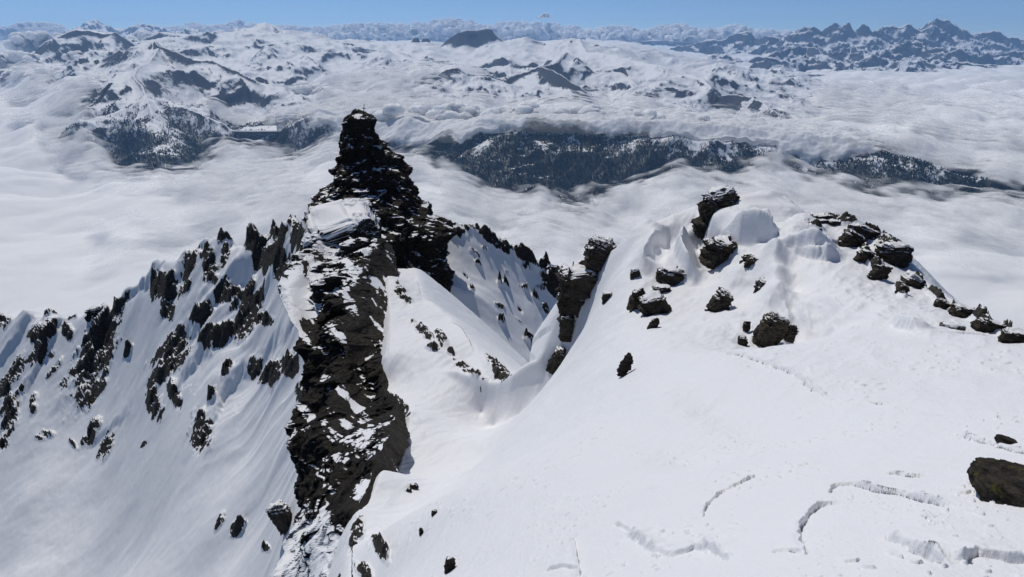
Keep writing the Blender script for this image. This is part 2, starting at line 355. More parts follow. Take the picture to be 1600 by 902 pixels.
FZ = FZ + np.where((FY > 20500), jag * 170, jag * 40) * (1 - 0.5 * far)
gx, gy = slopes(FX, FY, FZs); slb = np.hypot(gx, gy)
tt = FX / FY * 1000
FZ -= 900 * (1 - sstep(-790, -600, tt + fbm(FX / 900, FY / 900, 3, 66) * 40)) * (1 - sstep(15.2 * K, 16 * K, FY))
DAMZ = P(405, 204, 8.5 * K)[2]
ua = 800 + FX / FY * F * 1.0
inl = sstep(8.50 * K, 8.53 * K, FY) * (1 - sstep(.75, 1.25, np.hypot((ua - 407 - (FY - 8500) * .010) / 37, (FY - 8500) / 620) + fbm(FX / 120, FY / 120, 3, 19) * .25))
FZ = FZ * (1 - inl) + (DAMZ - 5) * inl
gx, gy = slopes(FX, FY, FZ); sl = np.hypot(gx, gy)
rockn = fbm(FX / 260, FY / 260, 5, 61) * 0.35
FR = np.clip((slb * .62 + sl * .38) * 1.0 - 0.36 + rockn * .35, 0, 1)
FR = np.where(FY > 20000, FR + 0.10, FR)
treeline = -860 + fbm(FX / 900, FY / 900, 4, 71) * 150
lowreg = (FY < 10500)
FF = np.where(lowreg, (.15 + .25 * sstep(-1200, -500, FX) * (1 - sstep(900, 1900, FX + rockn * 600)) + .62 * sstep(150, -420, FZ - treeline + fbm(FX / 240, FY / 400, 4, 81) * 420)) * sstep(0.12, 0.35, sl) * (FZ < treeline + 120), 0)
FF = FF * (1 - 0.0 * FR); FR = np.where(FF > 0.3, FR * 0.5, FR)
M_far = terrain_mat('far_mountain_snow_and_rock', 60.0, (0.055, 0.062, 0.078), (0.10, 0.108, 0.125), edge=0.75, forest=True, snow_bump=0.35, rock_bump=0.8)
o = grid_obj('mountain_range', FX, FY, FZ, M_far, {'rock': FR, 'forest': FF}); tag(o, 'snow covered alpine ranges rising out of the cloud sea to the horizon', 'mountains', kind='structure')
def sample_far(x, y):            # bilinear height lookup
    x = np.asarray(x, float); y = np.asarray(y, float)
    nr, nc = FX.shape
    r = np.clip(np.log(np.maximum(y, 1) / 3600) / math.log(41500 / 3600) * (nr - 1), 0, nr - 1.001); c = np.clip((x / y + 0.86) / 1.72 * (nc - 1), 0, nc - 1.001)
    ri = r.astype(int); ci = c.astype(int); fr = r - ri; fc = c - ci
    return (FZ[ri, ci] * (1 - fr) * (1 - fc) + FZ[ri + 1, ci] * fr * (1 - fc) + FZ[ri, ci + 1] * (1 - fr) * fc + FZ[ri + 1, ci + 1] * fr * fc)

# ============================================================ clouds
def cloud_mat(name, col=(0.97, 0.97, 0.98), trans=0.06, unit=100.0, bump=0.3, sss=1.0):
    m, t = newmat(name); N = NT(t); co = N.coord()
    d = N.n('BsdfPrincipled'); d.inputs[0].default_value = (*col, 1); d.inputs['Roughness'].default_value = 1; d.inputs['Specular IOR Level'].default_value = 0
    d.inputs['Subsurface Weight'].default_value = sss; d.inputs['Subsurface Radius'].default_value = (1, 1, 1); d.inputs['Subsurface Scale'].default_value = unit * .7
    tr = N.n('BsdfTranslucent'); tr.inputs[0].default_value = (*col, 1)
    nb = N.bump(N.noise(co, 1.0 / unit, 5, 0.6), 1.0, bump * unit); N.l(nb, d.inputs['Normal'])
    mx = N.n('MixShader'); mx.inputs[0].default_value = trans; N.l(d.outputs[0], mx.inputs[1]); N.l(tr.outputs[0], mx.inputs[2])
    tp = N.n('BsdfTransparent'); m2 = N.n('MixShader')
    a = N.attr('dense'); n = N.noise(co, 1.2 / unit, 5, 0.6)
    al = N.ramp(N.math('ADD', a, N.math('MULTIPLY', N.math('SUBTRACT', n, 0.5), 0.5)), 0.12, 0.88)
    N.l(al, m2.inputs[0]); N.l(tp.outputs[0], m2.inputs[1]); N.l(mx.outputs[0], m2.inputs[2])
    out = N.n('OutputMaterial'); N.l(m2.outputs[0], out.inputs[0]); return m
M_sea = cloud_mat('cloud_vapour', unit=260.0, bump=0.03)
M_veil = cloud_mat('veil_vapour', unit=260.0, bump=0.0, trans=.5, sss=0.0, col=(.99, .99, .99))
M_puff = cloud_mat('puffy_vapour', unit=330.0, bump=0.0, trans=.15, sss=.6, col=(.99, .99, .99))
M_heap = cloud_mat('heaped_vapour', unit=900.0, bump=0.0, trans=.1, sss=1.0, col=(.99, .99, .99))
CX, CY = fan_grid(-0.95, 0.95, 900, 900, 41900, 760)
lev = [(u, v, -1300) for u in (-150, 100, 350, 600, 850, 1100, 1350, 1600, 1750) for v in (300, 380, 470, 600)]
lev += [(790,290,-1380),(830,310,-1460),(870,325,-1500),(910,330,-1520),(950,318,-1470),(1000,300,-1390),(880,345,-1480),(900,300,-1500),(1100,295,-1320),(1300,290,-1300),(1500,310,-1290)]
lev += [(0,230,-1180),(100,235,-1230),(200,245,-1290),(300,250,-1310),(450,255,-1320),(600,250,-1290),(700,250,-1250)]
lev += [(1600,262,-1170),(1600,200,-1060),(1500,170,-1000),(1400,200,-1010),(1300,200,-1000),(1250,180,-985),(1250,130,-950),(1600,130,-930),(1400,115,-880),(1550,112,-860),(1150,115,-860)]
lev += [(800,190,-960),(900,180,-930),(1050,190,-950),(1150,195,-960),(900,160,-840),(750,165,-820),(1000,160,-860)]
lev += [(50,190,-1080),(0,150,-900),(100,150,-900),(60,110,-640),(150,115,-700),(150,90,-480),(20,90,-500),(200,160,-1000),(240,68,-250)]
lev += [(330,150,-800),(420,150,-790),(480,165,-870),(560,165,-880),(620,165,-860),(520,125,-640),(600,118,-590),(660,105,-500),(300,135,-760)]
lev += [(405,214,-1500),(405,228,-1480),(405,245,-1380),(350,235,-1400),(460,230,-1400),(300,235,-1380),(405,201,-1150),(405,195,-1140),(380,198,-1140),(430,198,-1140),(400,187,-1020),(340,195,-1060)]
lev += [(110,80,-440),(50,80,-440),(60,68,-230),(230,85,-560),(100,130,-820),(170,140,-900),(30,66,-180)]
lev += [(u, 66, -130) for u in (0, 300, 600, 900)] + [(1250, 75, -500), (1600, 75, -500)]
lev += [(150,108,-470),(120,125,-620),(175,140,-700),(100,150,-760),(60,165,-900),(200,120,-600),(60,100,-430),(230,84,-370),(150,80,-330),(180,92,-380),(110,84,-360)]
lev = [q for q in lev if q[1] >= 65]
cp = np.array([Pz(u, v, z) for u, v, z in lev])
seaR = Shep(cp[:, :2], cp[:, 2], .035)
CZ0 = np.clip(seaR(CX, CY), -1420, -60)
dn = sstep(1500, 9000, CY)
wx = fbm(CX / 1800, CY / 1800, 3, 5) * 500
bl = billow((CX + wx) / 1100, (CY + wx) / 1400, 5, 12, 0.40); bl2 = fbm((CX + wx) / 2600, CY / 2600, 3, 14)
CZ = CZ0 + bl * (20 + 100 * dn) + bl2 * (24 + 90 * dn) + billow((CX + wx) / 420, CY / 600, 4, 18, .45) * 8
th = CZ - sample_far(CX, CY)
soft_edge = fbm(CX / 500, CY / 500, 4, 91) * 60
wisp = fbm(CX / 260, CY / 420, 4, 93, .6)
dense = np.where(CY > 3640, sstep(-10, 230, th + soft_edge + wisp * 110), 1.0)
dense = np.clip(dense, 0, 1)
o = grid_obj('cloud_sea', CX, CY, CZ, M_sea, {'dense': dense}, keep=dense > 0.02)
tag(o, 'soft white sea of cloud filling the valleys below the peaks', 'clouds', kind='stuff')

for k in range(1, 4):            # looser vapour just above the surface, thinning out over the slopes
    sh = 40 * k; r0, r1 = np.searchsorted(CY[:, 0], [1300, 15500]); sl_ = slice(r0, r1)
    wk = fbm(CX[sl_] / 300 + k * 3.1, CY[sl_] / 420 - k, 3, 220, .5); t2 = th[sl_] + sh
    dk = sstep(20, 330, t2 + wk * 190) * (1 - sstep(330, 620, th[sl_])) * np.clip(.80 - k * .16 + wk * .8, 0, 1)
    dk = dk * np.where(CY[sl_] > 3700, 1, .35) * (1 - .5 * sstep(5200, 3700, CY[sl_])) * sstep(1300, 2400, CY[sl_])
    dk = np.where((CY[sl_] < 4200), np.minimum(dk, .35), dk)
    o = grid_obj('cloud_veil', CX[sl_], CY[sl_], CZ[sl_] + sh + wk * 30, M_veil, {'dense': dk}, keep=dk > .03); tag(o, 'loose veil of vapour where the cloud sea thins against the slopes', 'clouds', kind='stuff')

# ---- bank of cloud lying over the crest of the wooded shoulder and the saddle left of it
KX, KY = fan_grid(-0.34, 0.66, 760, 5600, 10500, 420)
wl = np.array([P(*q) for q in [(500,190,8.4*K),(600,205,8.2*K),(690,212,7.9*K)] + WOOD + [(1640,350,5.7*K)]])
d, sgn, ar = polydist(KX, KY, wl[:, :2]); sd = d * sgn
zc = np.interp(ar, np.concatenate([[0], np.cumsum(np.hypot(*np.diff(wl[:, :2], axis=0).T))]) / np.hypot(*np.diff(wl[:, :2], axis=0).T).sum(), wl[:, 2])
uu = 800 + KX / KY * F
thick = lut([(400, 30), (560, 60), (640, 95), (760, 90), (900, 120), (1050, 120), (1180, 90), (1260, 75), (1330, 40), (1400, 5), (1500, -60), (1700, -90)], uu)
hang = lut([(400, 100), (600, 330), (720, 240), (790, 60), (900, 50), (980, 90), (1040, 200), (1100, 300), (1200, 340), (1300, 190), (1400, 60), (1700, 0)], uu)
rag = fbm(KX / 420, KY / 420, 5, 201, .6)
top = zc + thick + np.where(sd > 0, -sd * .02, sd * .56)
top = top + billow(KX / 500, KY / 500, 5, 203, .5) * 55 + rag * 30
dz = top - sample_far(KX, KY)
dens = sstep(-hang - 70 + rag * 230, -hang + 110 + rag * 230, sd) * (1 - sstep(1500, 2100, sd)) * sstep(-30, 60, thick + rag * 70) * sstep(0, 40, dz + 30)
top = np.maximum(top, sample_far(KX, KY) + 25 + rag * 15)
M_bank = cloud_mat('cloud_vapour_thin', unit=170.0, bump=0.03, trans=.3, sss=0.0, col=(.99, .99, .99))
o = grid_obj('cloud_bank', KX, KY, top, M_bank, {'dense': dens}, keep=dens > .01); tag(o, 'ragged grey white cloud bank draped over the wooded shoulder behind the tower', 'clouds', kind='stuff')
o = grid_obj('cloud_bank', KX, KY, top + 45 + rag * 30, M_bank, {'dense': np.clip(dens * 1.1 - .25 + billow(KX / 300, KY / 300, 3, 207) * .5, 0, 1) * (dens > .05)}, keep=dens > .05); tag(o, 'thin upper wisps of the cloud bank over the wooded shoulder', 'clouds', kind='stuff')

# ---- heaped clouds along the horizon
_pf = {}
def puffs(name, lst, mat, label, seed, flat=.85):
    rs = np.random.RandomState(seed); VV = []; FF_ = []; off = 0
    lin = np.tan(np.linspace(-1, 1, 9) * math.pi / 4); A, B = np.meshgrid(lin, lin, indexing='ij'); O = np.ones_like(A)
    D = np.concatenate([np.stack(s, -1).reshape(-1, 3) for s in [(O, A, B), (-O, B, A), (B, O, A), (A, -O, B), (A, B, O), (B, A, -O)]]); D /= np.linalg.norm(D, axis=1, keepdims=True)
    Fq = np.concatenate([grid_faces(9, 9) + k * 81 for k in range(6)])[:, ::-1]
    for (u, v, rp, Y) in lst:
        c = P(u, v, Y); r = rp * Y / F; VV.append(c + D * r * np.array([1.15, 1.1, flat])); FF_.append(Fq + off); off += len(D)
    V = np.concatenate(VV); r_ = np.concatenate([np.full(len(D), q[2] * q[3] / F) for q in lst])
    Dn = np.tile(D, (len(lst), 1)); mu = np.median(r_)
    disp = (.5 - np.abs(pn3(V / (mu * 1.0), seed)) * 1.4) * .36 + (.4 - np.abs(pn3(V / (mu * .45), seed + 1)) * 1.3) * .14
    V = V + Dn * (disp * r_)[:, None]
    o = mesh_obj(name, V, np.concatenate(FF_), mat, attrs={'dense': np.ones(len(V)) if flat > .7 else np.clip(.62 + Dn[:, 2] * .4, 0, 1)}); return tag(o, label, 'clouds', kind='stuff')
rs = np.random.RandomState(4)
prof = [(-40,42),(0,42),(30,34),(60,33),(90,37),(115,47),(150,50),(180,44),(230,46),(262,42),(300,34),(320,40),(345,38),(370,30),(385,34),(420,40),(440,38),(480,41),(520,39),(560,36),(600,33),(625,36),(660,33),(700,27),(730,30),(765,38),(790,30),(830,33),(860,35),(900,40),(930,44),(965,37),(1000,46),(1035,38),(1065,35),(1090,45),(1120,43),(1152,36),(1175,44),(1230,47),(1290,56)]
L_ = []
for u in np.arange(-40, 1290, 2.6):
    t = lut(prof, u); v = 66
    while v > t + 2:
        h = (66 - v) / (66 - t + .1); r = rs.uniform(3.2, 8.0) * (1 - .5 * h)
        if rs.rand() < .8 - .25 * h: L_.append((u + rs.uniform(-3, 3), max(v, t + r), r, rs.uniform(44, 50) * K))
        v -= rs.uniform(3, 5.5)
L_ += [(848,25,3,47*K),(853,24,3.6,47*K),(858,26,2.6,47*K),(843,28,2.2,47*K)]
puffs('heaped_clouds', L_, M_heap, 'long line of bright heaped clouds standing along the whole horizon', 301)
L_ = []
for (cu, cv, sx, sy, Y, n, rm) in [(120,68,38,16,21*K,70,9),(55,62,45,14,22*K,60,8),(20,95,45,16,16*K,60,10),(140,88,40,8,16*K,30,6),(230,58,30,9,22*K,30,6),(210,70,25,8,20*K,22,5),(60,118,80,14,13.5*K,70,9),(150,110,40,10,13.2*K,40,7)]:
    for k in range(n):
        a = rs.rand() * 6.28; q = rs.rand() ** .5; L_.append((cu + math.cos(a) * q * sx, cv + math.sin(a) * q * sy * .8 + sy * .25, rm * rs.uniform(.5, 1.1), Y + rs.uniform(-600, 600)))
puffs('heaped_clouds', L_, M_heap, 'tall puffy clouds piled up at the left edge before the dark whaleback mountain', 305)
L_ = []
for (u0, v0, u1, v1, Y, n, rm) in [(560,178,760,172,8.6*K,26,13),(760,172,1000,178,8.4*K,34,14),(1000,180,1260,205,8.0*K,34,12),(230,140,330,132,12*K,16,10),(420,150,540,132,12*K,20,12),(40,150,200,118,12.5*K,34,14),(0,215,110,180,10*K,16,12),(1540,250,1640,285,7.4*K,16,12),(560,112,680,98,15*K,16,7)]:
    for k in range(n):
        q = rs.rand(); L_.append((u0 + (u1 - u0) * q + rs.uniform(-6, 6), v0 + (v1 - v0) * q + rs.uniform(-5, 14), rm * rs.uniform(.45, 1.1), Y + rs.uniform(-350, 350)))
puffs('puffy_clouds', L_, M_puff, 'puffy white cloud heads swelling out of the cloud sea', 309, .62)
HX, HY = fan_grid(-.95, .95, 160, 43000, 120000, 60); HZ = -150 + billow(HX / 2500, HY / 2500, 4, 311) * 120 - 0 * HX
o = grid_obj('cloud_deck', HX, HY, HZ, M_sea, {'dense': np.ones(HX.shape)}); tag(o, 'distant level cloud deck reaching the horizon line', 'clouds', kind='stuff')

# ---- dam and frozen reservoir
m_, t_ = newmat('dam_concrete'); N_ = NT(t_); b_ = N_.n('BsdfPrincipled'); N_.l(N_.mix(N_.noise(N_.coord(scale=(1, 1, .2)), .05, 4), (.045, .05, .06), (.085, .09, .10)), b_.inputs[0]); o_ = N_.n('OutputMaterial'); N_.l(b_.outputs[0], o_.inputs[0])
dam = bpy.data.objects.new('dam', None); sc.collection.objects.link(dam); A_, B_ = P(362, 204, 8.5 * K), P(447, 204, 8.5 * K); mid = (A_ + B_) / 2; dam.location = tuple(mid); tag(dam, 'long grey dam wall holding a snow covered reservoir left of the tower', 'dam')
n = 40; tq = np.linspace(0, 1, n); V = []
for s_ in tq:
    c = A_ + (B_ - A_) * s_ - mid; bow = -55 * math.sin(math.pi * s_)
    for (dy, dz) in ((-26, -6 - 46 * math.sin(math.pi * s_) ** .6), (-5, 0), (5, 0), (9, -6 - 46 * math.sin(math.pi * s_) ** .6)): V.append((c[0], c[1] + bow + dy, dz))
mesh_obj('dam_wall', V, grid_faces(n, 4), m_, dam, smooth=False)
V = []
for s_ in tq:
    c = A_ + (B_ - A_) * s_ - mid; bow = -55 * math.sin(math.pi * s_)
    for (dy, dz) in ((-6, .3), (-6, 1.2), (6, 1.2), (6, .3)): V.append((c[0], c[1] + bow + dy, dz))
mesh_obj('crest_road', V, grid_faces(n, 4), M_far, dam, attrs={'rock': np.zeros(len(V)), 'forest': np.zeros(len(V))}, smooth=False)
rx, ry = np.meshgrid(np.linspace(-330, 330, 40), np.linspace(-40, 520, 40), indexing='xy')
o = grid_obj('reservoir', rx * (1 - .35 * np.clip(ry, 0, None) / 520) + 60 * np.clip(ry, 0, None) / 520 + mid[0], ry + mid[1] - 50 * np.cos(rx / 340 * 1.5) * (ry < 0), np.full(rx.shape, DAMZ - 3), M_far, {'rock': np.zeros(rx.shape), 'forest': np.zeros(rx.shape)}); tag(o, 'flat white frozen reservoir behind the dam', 'reservoir', kind='structure')

# ---- conifers of the far wooded slopes
rs = np.random.RandomState(8); n = 400000
ty = 5000 + (9600 - 5000) * rs.rand(n); tx = (rs.rand(n) * 1.45 - .70) * ty
r = np.clip(np.log(ty / 3600) / math.log(41500 / 3600) * (FX.shape[0] - 1), 0, FX.shape[0] - 2).astype(int); c = np.clip((tx / ty + .86) / 1.72 * (FX.shape[1] - 1), 0, FX.shape[1] - 2).astype(int)
ff = FF[r, c]; tz = sample_far(tx, ty); sea = seaR(tx, ty)
cl_ = fbm(tx / 160, ty / 300, 4, 91) + .5 * fbm(tx / 50, ty / 90, 3, 95)
ok = (ff > .05) & (cl_ + ff * 1.5 - .62 > rs.rand(n) * .6 - .2) & (tz > sea - 90)
tx, ty, tz = tx[ok][:42000], ty[ok][:42000], tz[ok][:42000]
hh = rs.uniform(13, 27, len(tx)); w = hh * rs.uniform(.16, .24, len(tx)); a0 = rs.rand(len(tx)) * 6
ring = [(0.08, 1.0), (.42, .52), (.40, .78), (1.0, 0.02)]
V = []
for z_, k_ in ring:
    for j in range(5):
        an = a0 + j * 1.2566; V.append(np.stack([tx + np.cos(an) * w * k_, ty + np.sin(an) * w * k_, tz - 1 + hh * z_], -1))
V = np.stack(V, 1).reshape(-1, 3); base = np.concatenate([grid_faces(2, 5, True), grid_faces(2, 5, True) + 10]); Fq = (base[None] + (np.arange(len(tx)) * 20)[:, None, None]).reshape(-1, 4)
mt_, tt_ = newmat('conifer_needles'); N_ = NT(tt_); b_ = N_.n('BsdfPrincipled'); N_.l(N_.mix(N_.ramp(N_.noise(N_.coord(), .03, 3), .45, .8, 0, .35), (.018, .026, .026), (.35, .37, .40)), b_.inputs[0]); b_.inputs['Roughness'].default_value = .9; b_.inputs['Specular IOR Level'].default_value = 0; o_ = N_.n('OutputMaterial'); N_.l(b_.outputs[0], o_.inputs[0])
o = mesh_obj('pine_forest', V, Fq, mt_, smooth=False); tag(o, 'dark snow dusted conifer forest on the far valley slopes', 'forest', kind='stuff')
# ============================================================ near ridge, snowfield and flanks
nearpts = []   # (u, v, Y, softness)
def add(c, *pts):
    for p in pts: nearpts.append((*p, c * p[2]))
add(.10, (1750,930,4.2),(1600,930,4.2),(1400,930,4.3),(1200,930,4.8),(1000,930,6.3),(850,930,8.6),(700,930,12),(620,930,15.5),
    (1600,800,5.9),(1400,800,6.6),(1200,800,7.8),(1000,800,10),(850,800,13.5),(700,800,19.5),(630,800,25),
    (1750,700,7.6),(1600,700,8.2),(1400,700,9.4),(1200,700,11.4),(1000,700,15),(850,700,25),(780,700,36),
    (1600,620,12),(1400,620,14),(1200,620,16.8),(1000,620,22.5),(900,620,34),(820,650,39),(760,722,42))
add(.10, (1900,930,4.3),(1900,760,6.2),(1900,660,9),(1850,600,14))
add(.04, (1600,560,17),(1400,560,19.5),(1250,560,21.5),(1150,568,22.5),(1060,580,26),
    (1600,531,21),(1500,519,24),(1420,513,25.5),(1360,511,26),(1310,522,25.5),(1250,541,24.5),(1200,546,24.8),(1160,549,25.5),(1110,556,27),
    (1055,555,30),(1000,540,34.5),(950,540,40),(900,580,42),(870,620,38),(940,520,45),(960,480,47),(700,700,47),(650,720,45),(700,760,37),(620,800,33),(660,830,27))
add(.012, # hidden trough behind the near dome
    (1250,566,29),(1350,545,29),(1450,535,28.5),(1180,560,30),
    # right shoulder
    (1262,536,33.5),(1255,500,35.5),(1300,512,32),(1300,490,34),(1360,500,31),(1400,505,30),(1400,480,32.5),(1330,450,37),(1300,430,39.5),(1260,470,37.5),(1260,440,40),(1250,405,43.5),
    (1450,490,31),(1500,510,28.5),(1300,400,43.5),(1300,370,47),(1260,350,50),(1350,400,43),(1380,430,40),
    # crest of the shoulder down to the right
    (1262,337,52),(1310,346,50.5),(1350,361,48.5),(1388,392,45.5),(1415,425,42),(1440,452,38.5),(1500,487,33),(1560,514,29),(1600,527,26.5),(1700,563,22),
    # snow arete
    (1207,388,45),(1214,420,42.5),(1210,458,39.6),(1225,480,38),(1190,485,38.2),(1172,520,35),(1160,547,33.5),(1236,420,43.5),(1240,470,38.6),
    # cornice plateau and face
    (1112,319,59),(1150,313,61),(1200,314,62),(1240,329,58.5),(1150,334,55),(1205,342,54),(1155,362,49.6),(1190,372,47.8),
    (1152,396,47.9),(1178,410,46.3),(1118,352,53),
    (1150,435,46),(1128,452,44.6),(1166,458,43.2),(1190,455,42),(1120,482,41.6),(1100,505,38),(1150,505,36.8),(1140,530,33.5),(1100,540,33),
    # scoop and its rim
    (1062,372,53),(1060,402,51),(1067,432,48.6),(1086,450,46.8),(1108,446,46.5),(1090,385,55),(1098,405,51.8),(1105,425,50.4),
    # left part of the crest
    (1092,328,58.5),(1070,334,58),(1050,338,57.5),(1012,346,56.5),(985,371,56),(950,401,57.5),(935,421,59),(905,432,60),(885,470,59.5),(868,522,58.5),(950,430,55.5),
    (1010,378,55),(1030,372,56),(1040,352,57),(1000,395,52.5),(1000,440,48),(1040,400,52.5),(1040,440,48.5),(1030,480,44),(1060,490,42),(960,440,50.5),(975,480,46),(1000,500,41.5))
add(.02, # saddle and the ridge to the tower
    (840,571,57.5),(800,591,57.5),(760,600,59),(740,597,60),(700,590,61),(640,600,62),
    (645,640,53),(600,735,36.5),(560,800,31),(552,850,27),(550,902,22.5),(600,860,21.5),(560,960,19),
    (690,545,66),(640,520,72),(700,500,79),(745,560,65),(785,588,59.5),(612,490,79),(606,560,66),(600,600,64),
    (660,470,88),(640,440,96),(608,432,93),(640,405,110),(600,400,112))
for u, v, Y, dv in [(740,597,60,50),(760,600,59,70),(800,591,57.5,60),(840,571,57.5,50),(868,522,58.5,55),(885,470,59.5,60)]:
    z = P(u, v, Y)[2]; x_, y_, z_ = ray(u + 12, v + dv); nearpts.append((u + 12, v + dv, (1.25 * Y - z) / (1.25 - z_ / y_), .01))
n0 = len(nearpts)
W = [P(u, v, y) for u, v, y, c in nearpts]; C = [c for *_, c in nearpts]
def drop(u, v, Y, dx, dy, dz, c=2.0):
    w = P(u, v, Y) + np.array([dx, dy, dz]); W.append(w); C.append(c)
W = np.array(W); nearB = RBF(W[:, :2], W[:, 2], C, lam=.25)
BACKL = np.array([P(*q) for q in [(2600,800,12),(1750,580,20),(1600,527,26.5),(1560,514,29),(1500,487,33),(1440,452,38.5),(1415,425,42),(1388,392,45.5),(1350,361,48.5),(1310,346,50.5),(1262,337,53),(1240,329,58.5),(1200,314,62),(1150,313,61),(1112,319,59),(1092,328,58.5),(1050,338,57.5),(1012,346,56.5),(985,371,56),(950,401,57.5),(935,421,59),(905,432,60),(885,470,59.5),(868,522,58.5),(840,571,57.5),(800,591,57.5),(785,588,59.5),(745,560,65),(700,500,79),(660,470,88),(640,405,110)]])
LEFTL = np.array([P(*q) for q in [(560,960,19),(550,902,22.5),(552,850,27),(563,800,31.5),(600,735,36.5),(645,640,53),(600,600,64),(606,560,66),(612,490,79),(608,432,93),(600,400,112)]])
def polyz(X, Y, pts):
    best = np.full(X.shape, 1e18); zz = np.zeros(X.shape); sg = np.zeros(X.shape)
    for a, b in zip(pts[:-1], pts[1:]):
        d = b[:2] - a[:2]; t = np.clip(((X - a[0]) * d[0] + (Y - a[1]) * d[1]) / (d @ d), 0, 1)
        ex = X - a[0] - t * d[0]; ey = Y - a[1] - t * d[1]; q = ex * ex + ey * ey; cr_ = (d[0] * ey - d[1] * ex) / np.hypot(*d)
        m = (q < best * .999999) | ((q <= best * 1.000001) & (np.abs(cr_) > np.abs(sg)))
        best = np.where(m, q, best); zz = np.where(m, a[2] + t * (b[2] - a[2]), zz); sg = np.where(m, cr_, sg)
    return np.sqrt(best), zz, sg
def nearR(X, Y):
    h = nearB(X, Y)
    d, zz, sg = polyz(X, Y, BACKL); d = np.where(sg < 0, d, 0); h = np.where(d > 0, np.minimum(h + .3 * d, zz + .25) - 1.05 * d * d / (d + 2.2), h)
    d, zz, sg = polyz(X, Y, LEFTL); d = np.where(sg > 0, d, 0); return np.where(d > 0, np.minimum(h, zz) - 2.2 * d * d / (d + .8), h)
def cast(fn, u, v, Y0, Y1, n=500):     # where the sight line of a photo point meets a surface
    Ys = Y0 * (Y1 / Y0) ** np.linspace(0, 1, n); p = P(np.full(n, u), np.full(n, v), Ys)
    h = fn(p[:, 0], p[:, 1]); b = p[:, 2] < h
    if not b.any(): i = int(np.argmin(p[:, 2] - h))
    else: i = int(np.argmax(b))
    if i > 0 and b.any():
        d0 = p[i - 1, 2] - h[i - 1]; d1 = p[i, 2] - h[i]; t = d0 / (d0 - d1 + 1e-9); return p[i - 1] * (1 - t) + p[i] * t
    return p[i]
castN = lambda u, v, Y0=3.6, Y1=105: cast(nearR, u, v, Y0, Y1)
NX, NY = fan_grid(-0.36, 1.04, 1120, 3.3, 104, 1240, 1.0)
NZ = nearR(NX, NY)
def spots(fn, X, Y, lst, nseed, nscale, nr=0.55):  # rocky areas: (u1,v1,u2,v2,half width px)
    M = np.zeros(X.shape); n = fbm(X / nscale, Y / nscale, 5, nseed, 0.6) * nr
    for u1, v1, u2, v2, w in lst:
        um, vm = (u1 + u2) / 2, (v1 + v2) / 2; L = math.hypot(u2 - u1, v2 - v1) / 2 + 1e-6
        eu, ev = (u2 - u1) / 2 / L, (v2 - v1) / 2 / L
        c = fn(um, vm)[:2]; a = fn(um + eu * (L + w * .5), vm + ev * (L + w * .5))[:2] - c; b = fn(um - ev * w, vm + eu * w)[:2] - c
        la = np.linalg.norm(a); lb = np.linalg.norm(b); lim = 6 * w / F * c[1] + 0.02
        if lb > lim: b = b / lb * lim
        lima = 4 * (L + w) / F * c[1]
        if la > lima: a = a / la * lima
        det = a[0] * b[1] - a[1] * b[0]
        if abs(det) < 1e-3 * (a @ a): b = np.array([-a[1], a[0]]) * w / (L + w); det = a[0] * b[1] - a[1] * b[0]
        rad = 1.7 * (np.linalg.norm(a) + np.linalg.norm(b))
        r0, r1 = np.searchsorted(Y[:, 0], [c[1] - rad, c[1] + rad]); r0 = max(r0, 0); r1 = min(r1, X.shape[0])
        if r1 <= r0: continue
        dx, dy = X[r0:r1] - c[0], Y[r0:r1] - c[1]
        s = (dx * b[1] - dy * b[0]) / det; t = (a[0] * dy - a[1] * dx) / det
        m = 1.25 - np.sqrt(s * s + t * t) + n[r0:r1]
        M[r0:r1] = np.maximum(M[r0:r1], np.clip(m, 0, 1))
    return M
def step(X, Y, Z, poly, A, Lback, jag=0.04, front=0.0, cast_=castN):
    pl = np.array([cast_(u, v) for u, v in poly])[:, :2]
    lo, hi = pl.min(0) - Lback * 4, pl.max(0) + Lback * 4
    r0, r1 = np.searchsorted(Y[:, 0], [lo[1], hi[1]])
    x, y = X[r0:r1], Y[r0:r1]
    jx = pn2(x / (jag * 3), y / (jag * 3), 7) * jag * .8 + pn2(x / (jag * 9), y / (jag * 9), 9) * jag * 1.8 + pn2(x / (jag * 1.2), y / (jag * 1.2), 10) * jag * .35
    d, s, ar = polydist(x, y, pl); sd = np.where(s < 0, -d, d); 
    mid = pl[len(pl) // 2]
    sd = sd + jx
    fade = sstep(0, .22, ar) * (1 - sstep(.78, 1, ar)) * (.55 + .75 * sstep(-.4, .5, pn2(x / (jag * 14), y / (jag * 14), 12))); fade = fade * (d < Lback * 4)
    up = np.where(sd > 0, np.exp(-sd / Lback), 1) * sstep(-.22 * A - .008, .22 * A + .008, sd) * A
    Z[r0:r1] += up * fade
# gentle shapes everywhere, small near the viewer
sc1 = np.clip(NY / 40, 0.12, 1.2)
NZ += fbm(NX / 6, NY / 6, 4, 101) * 0.30 * sc1 + fbm(NX / 1.5, NY / 2.5, 3, 103) * 0.035 * np.clip(NY / 12, .5, 2)
rot = NX * 0.8 - NY * 0.6; rot2 = NX * 0.6 + NY * 0.8
NZ += (ridged(rot / 1.1, rot2 / 3.6, 4, 107) - .5) * 0.035 * np.clip(NY / 10, .6, 3)
NZ += (ridged(rot2 / 2.8, rot / 9.0, 3, 109) - .5) * 0.20 * sstep(26, 42, NY) * sstep(-2, 6, NX)
wr = NX * .45 + NY * .9; wq = NX * .9 - NY * .45
NZ += (ridged((wr + fbm(NX / 2, NY / 2, 3, 123) * .8) / .55, wq / 2.6, 3, 125) - .5) * .022 * sstep(-.2, .4, fbm(NX / 3.5, NY / 3.5, 2, 127)) * (1 - sstep(25, 40, NY))
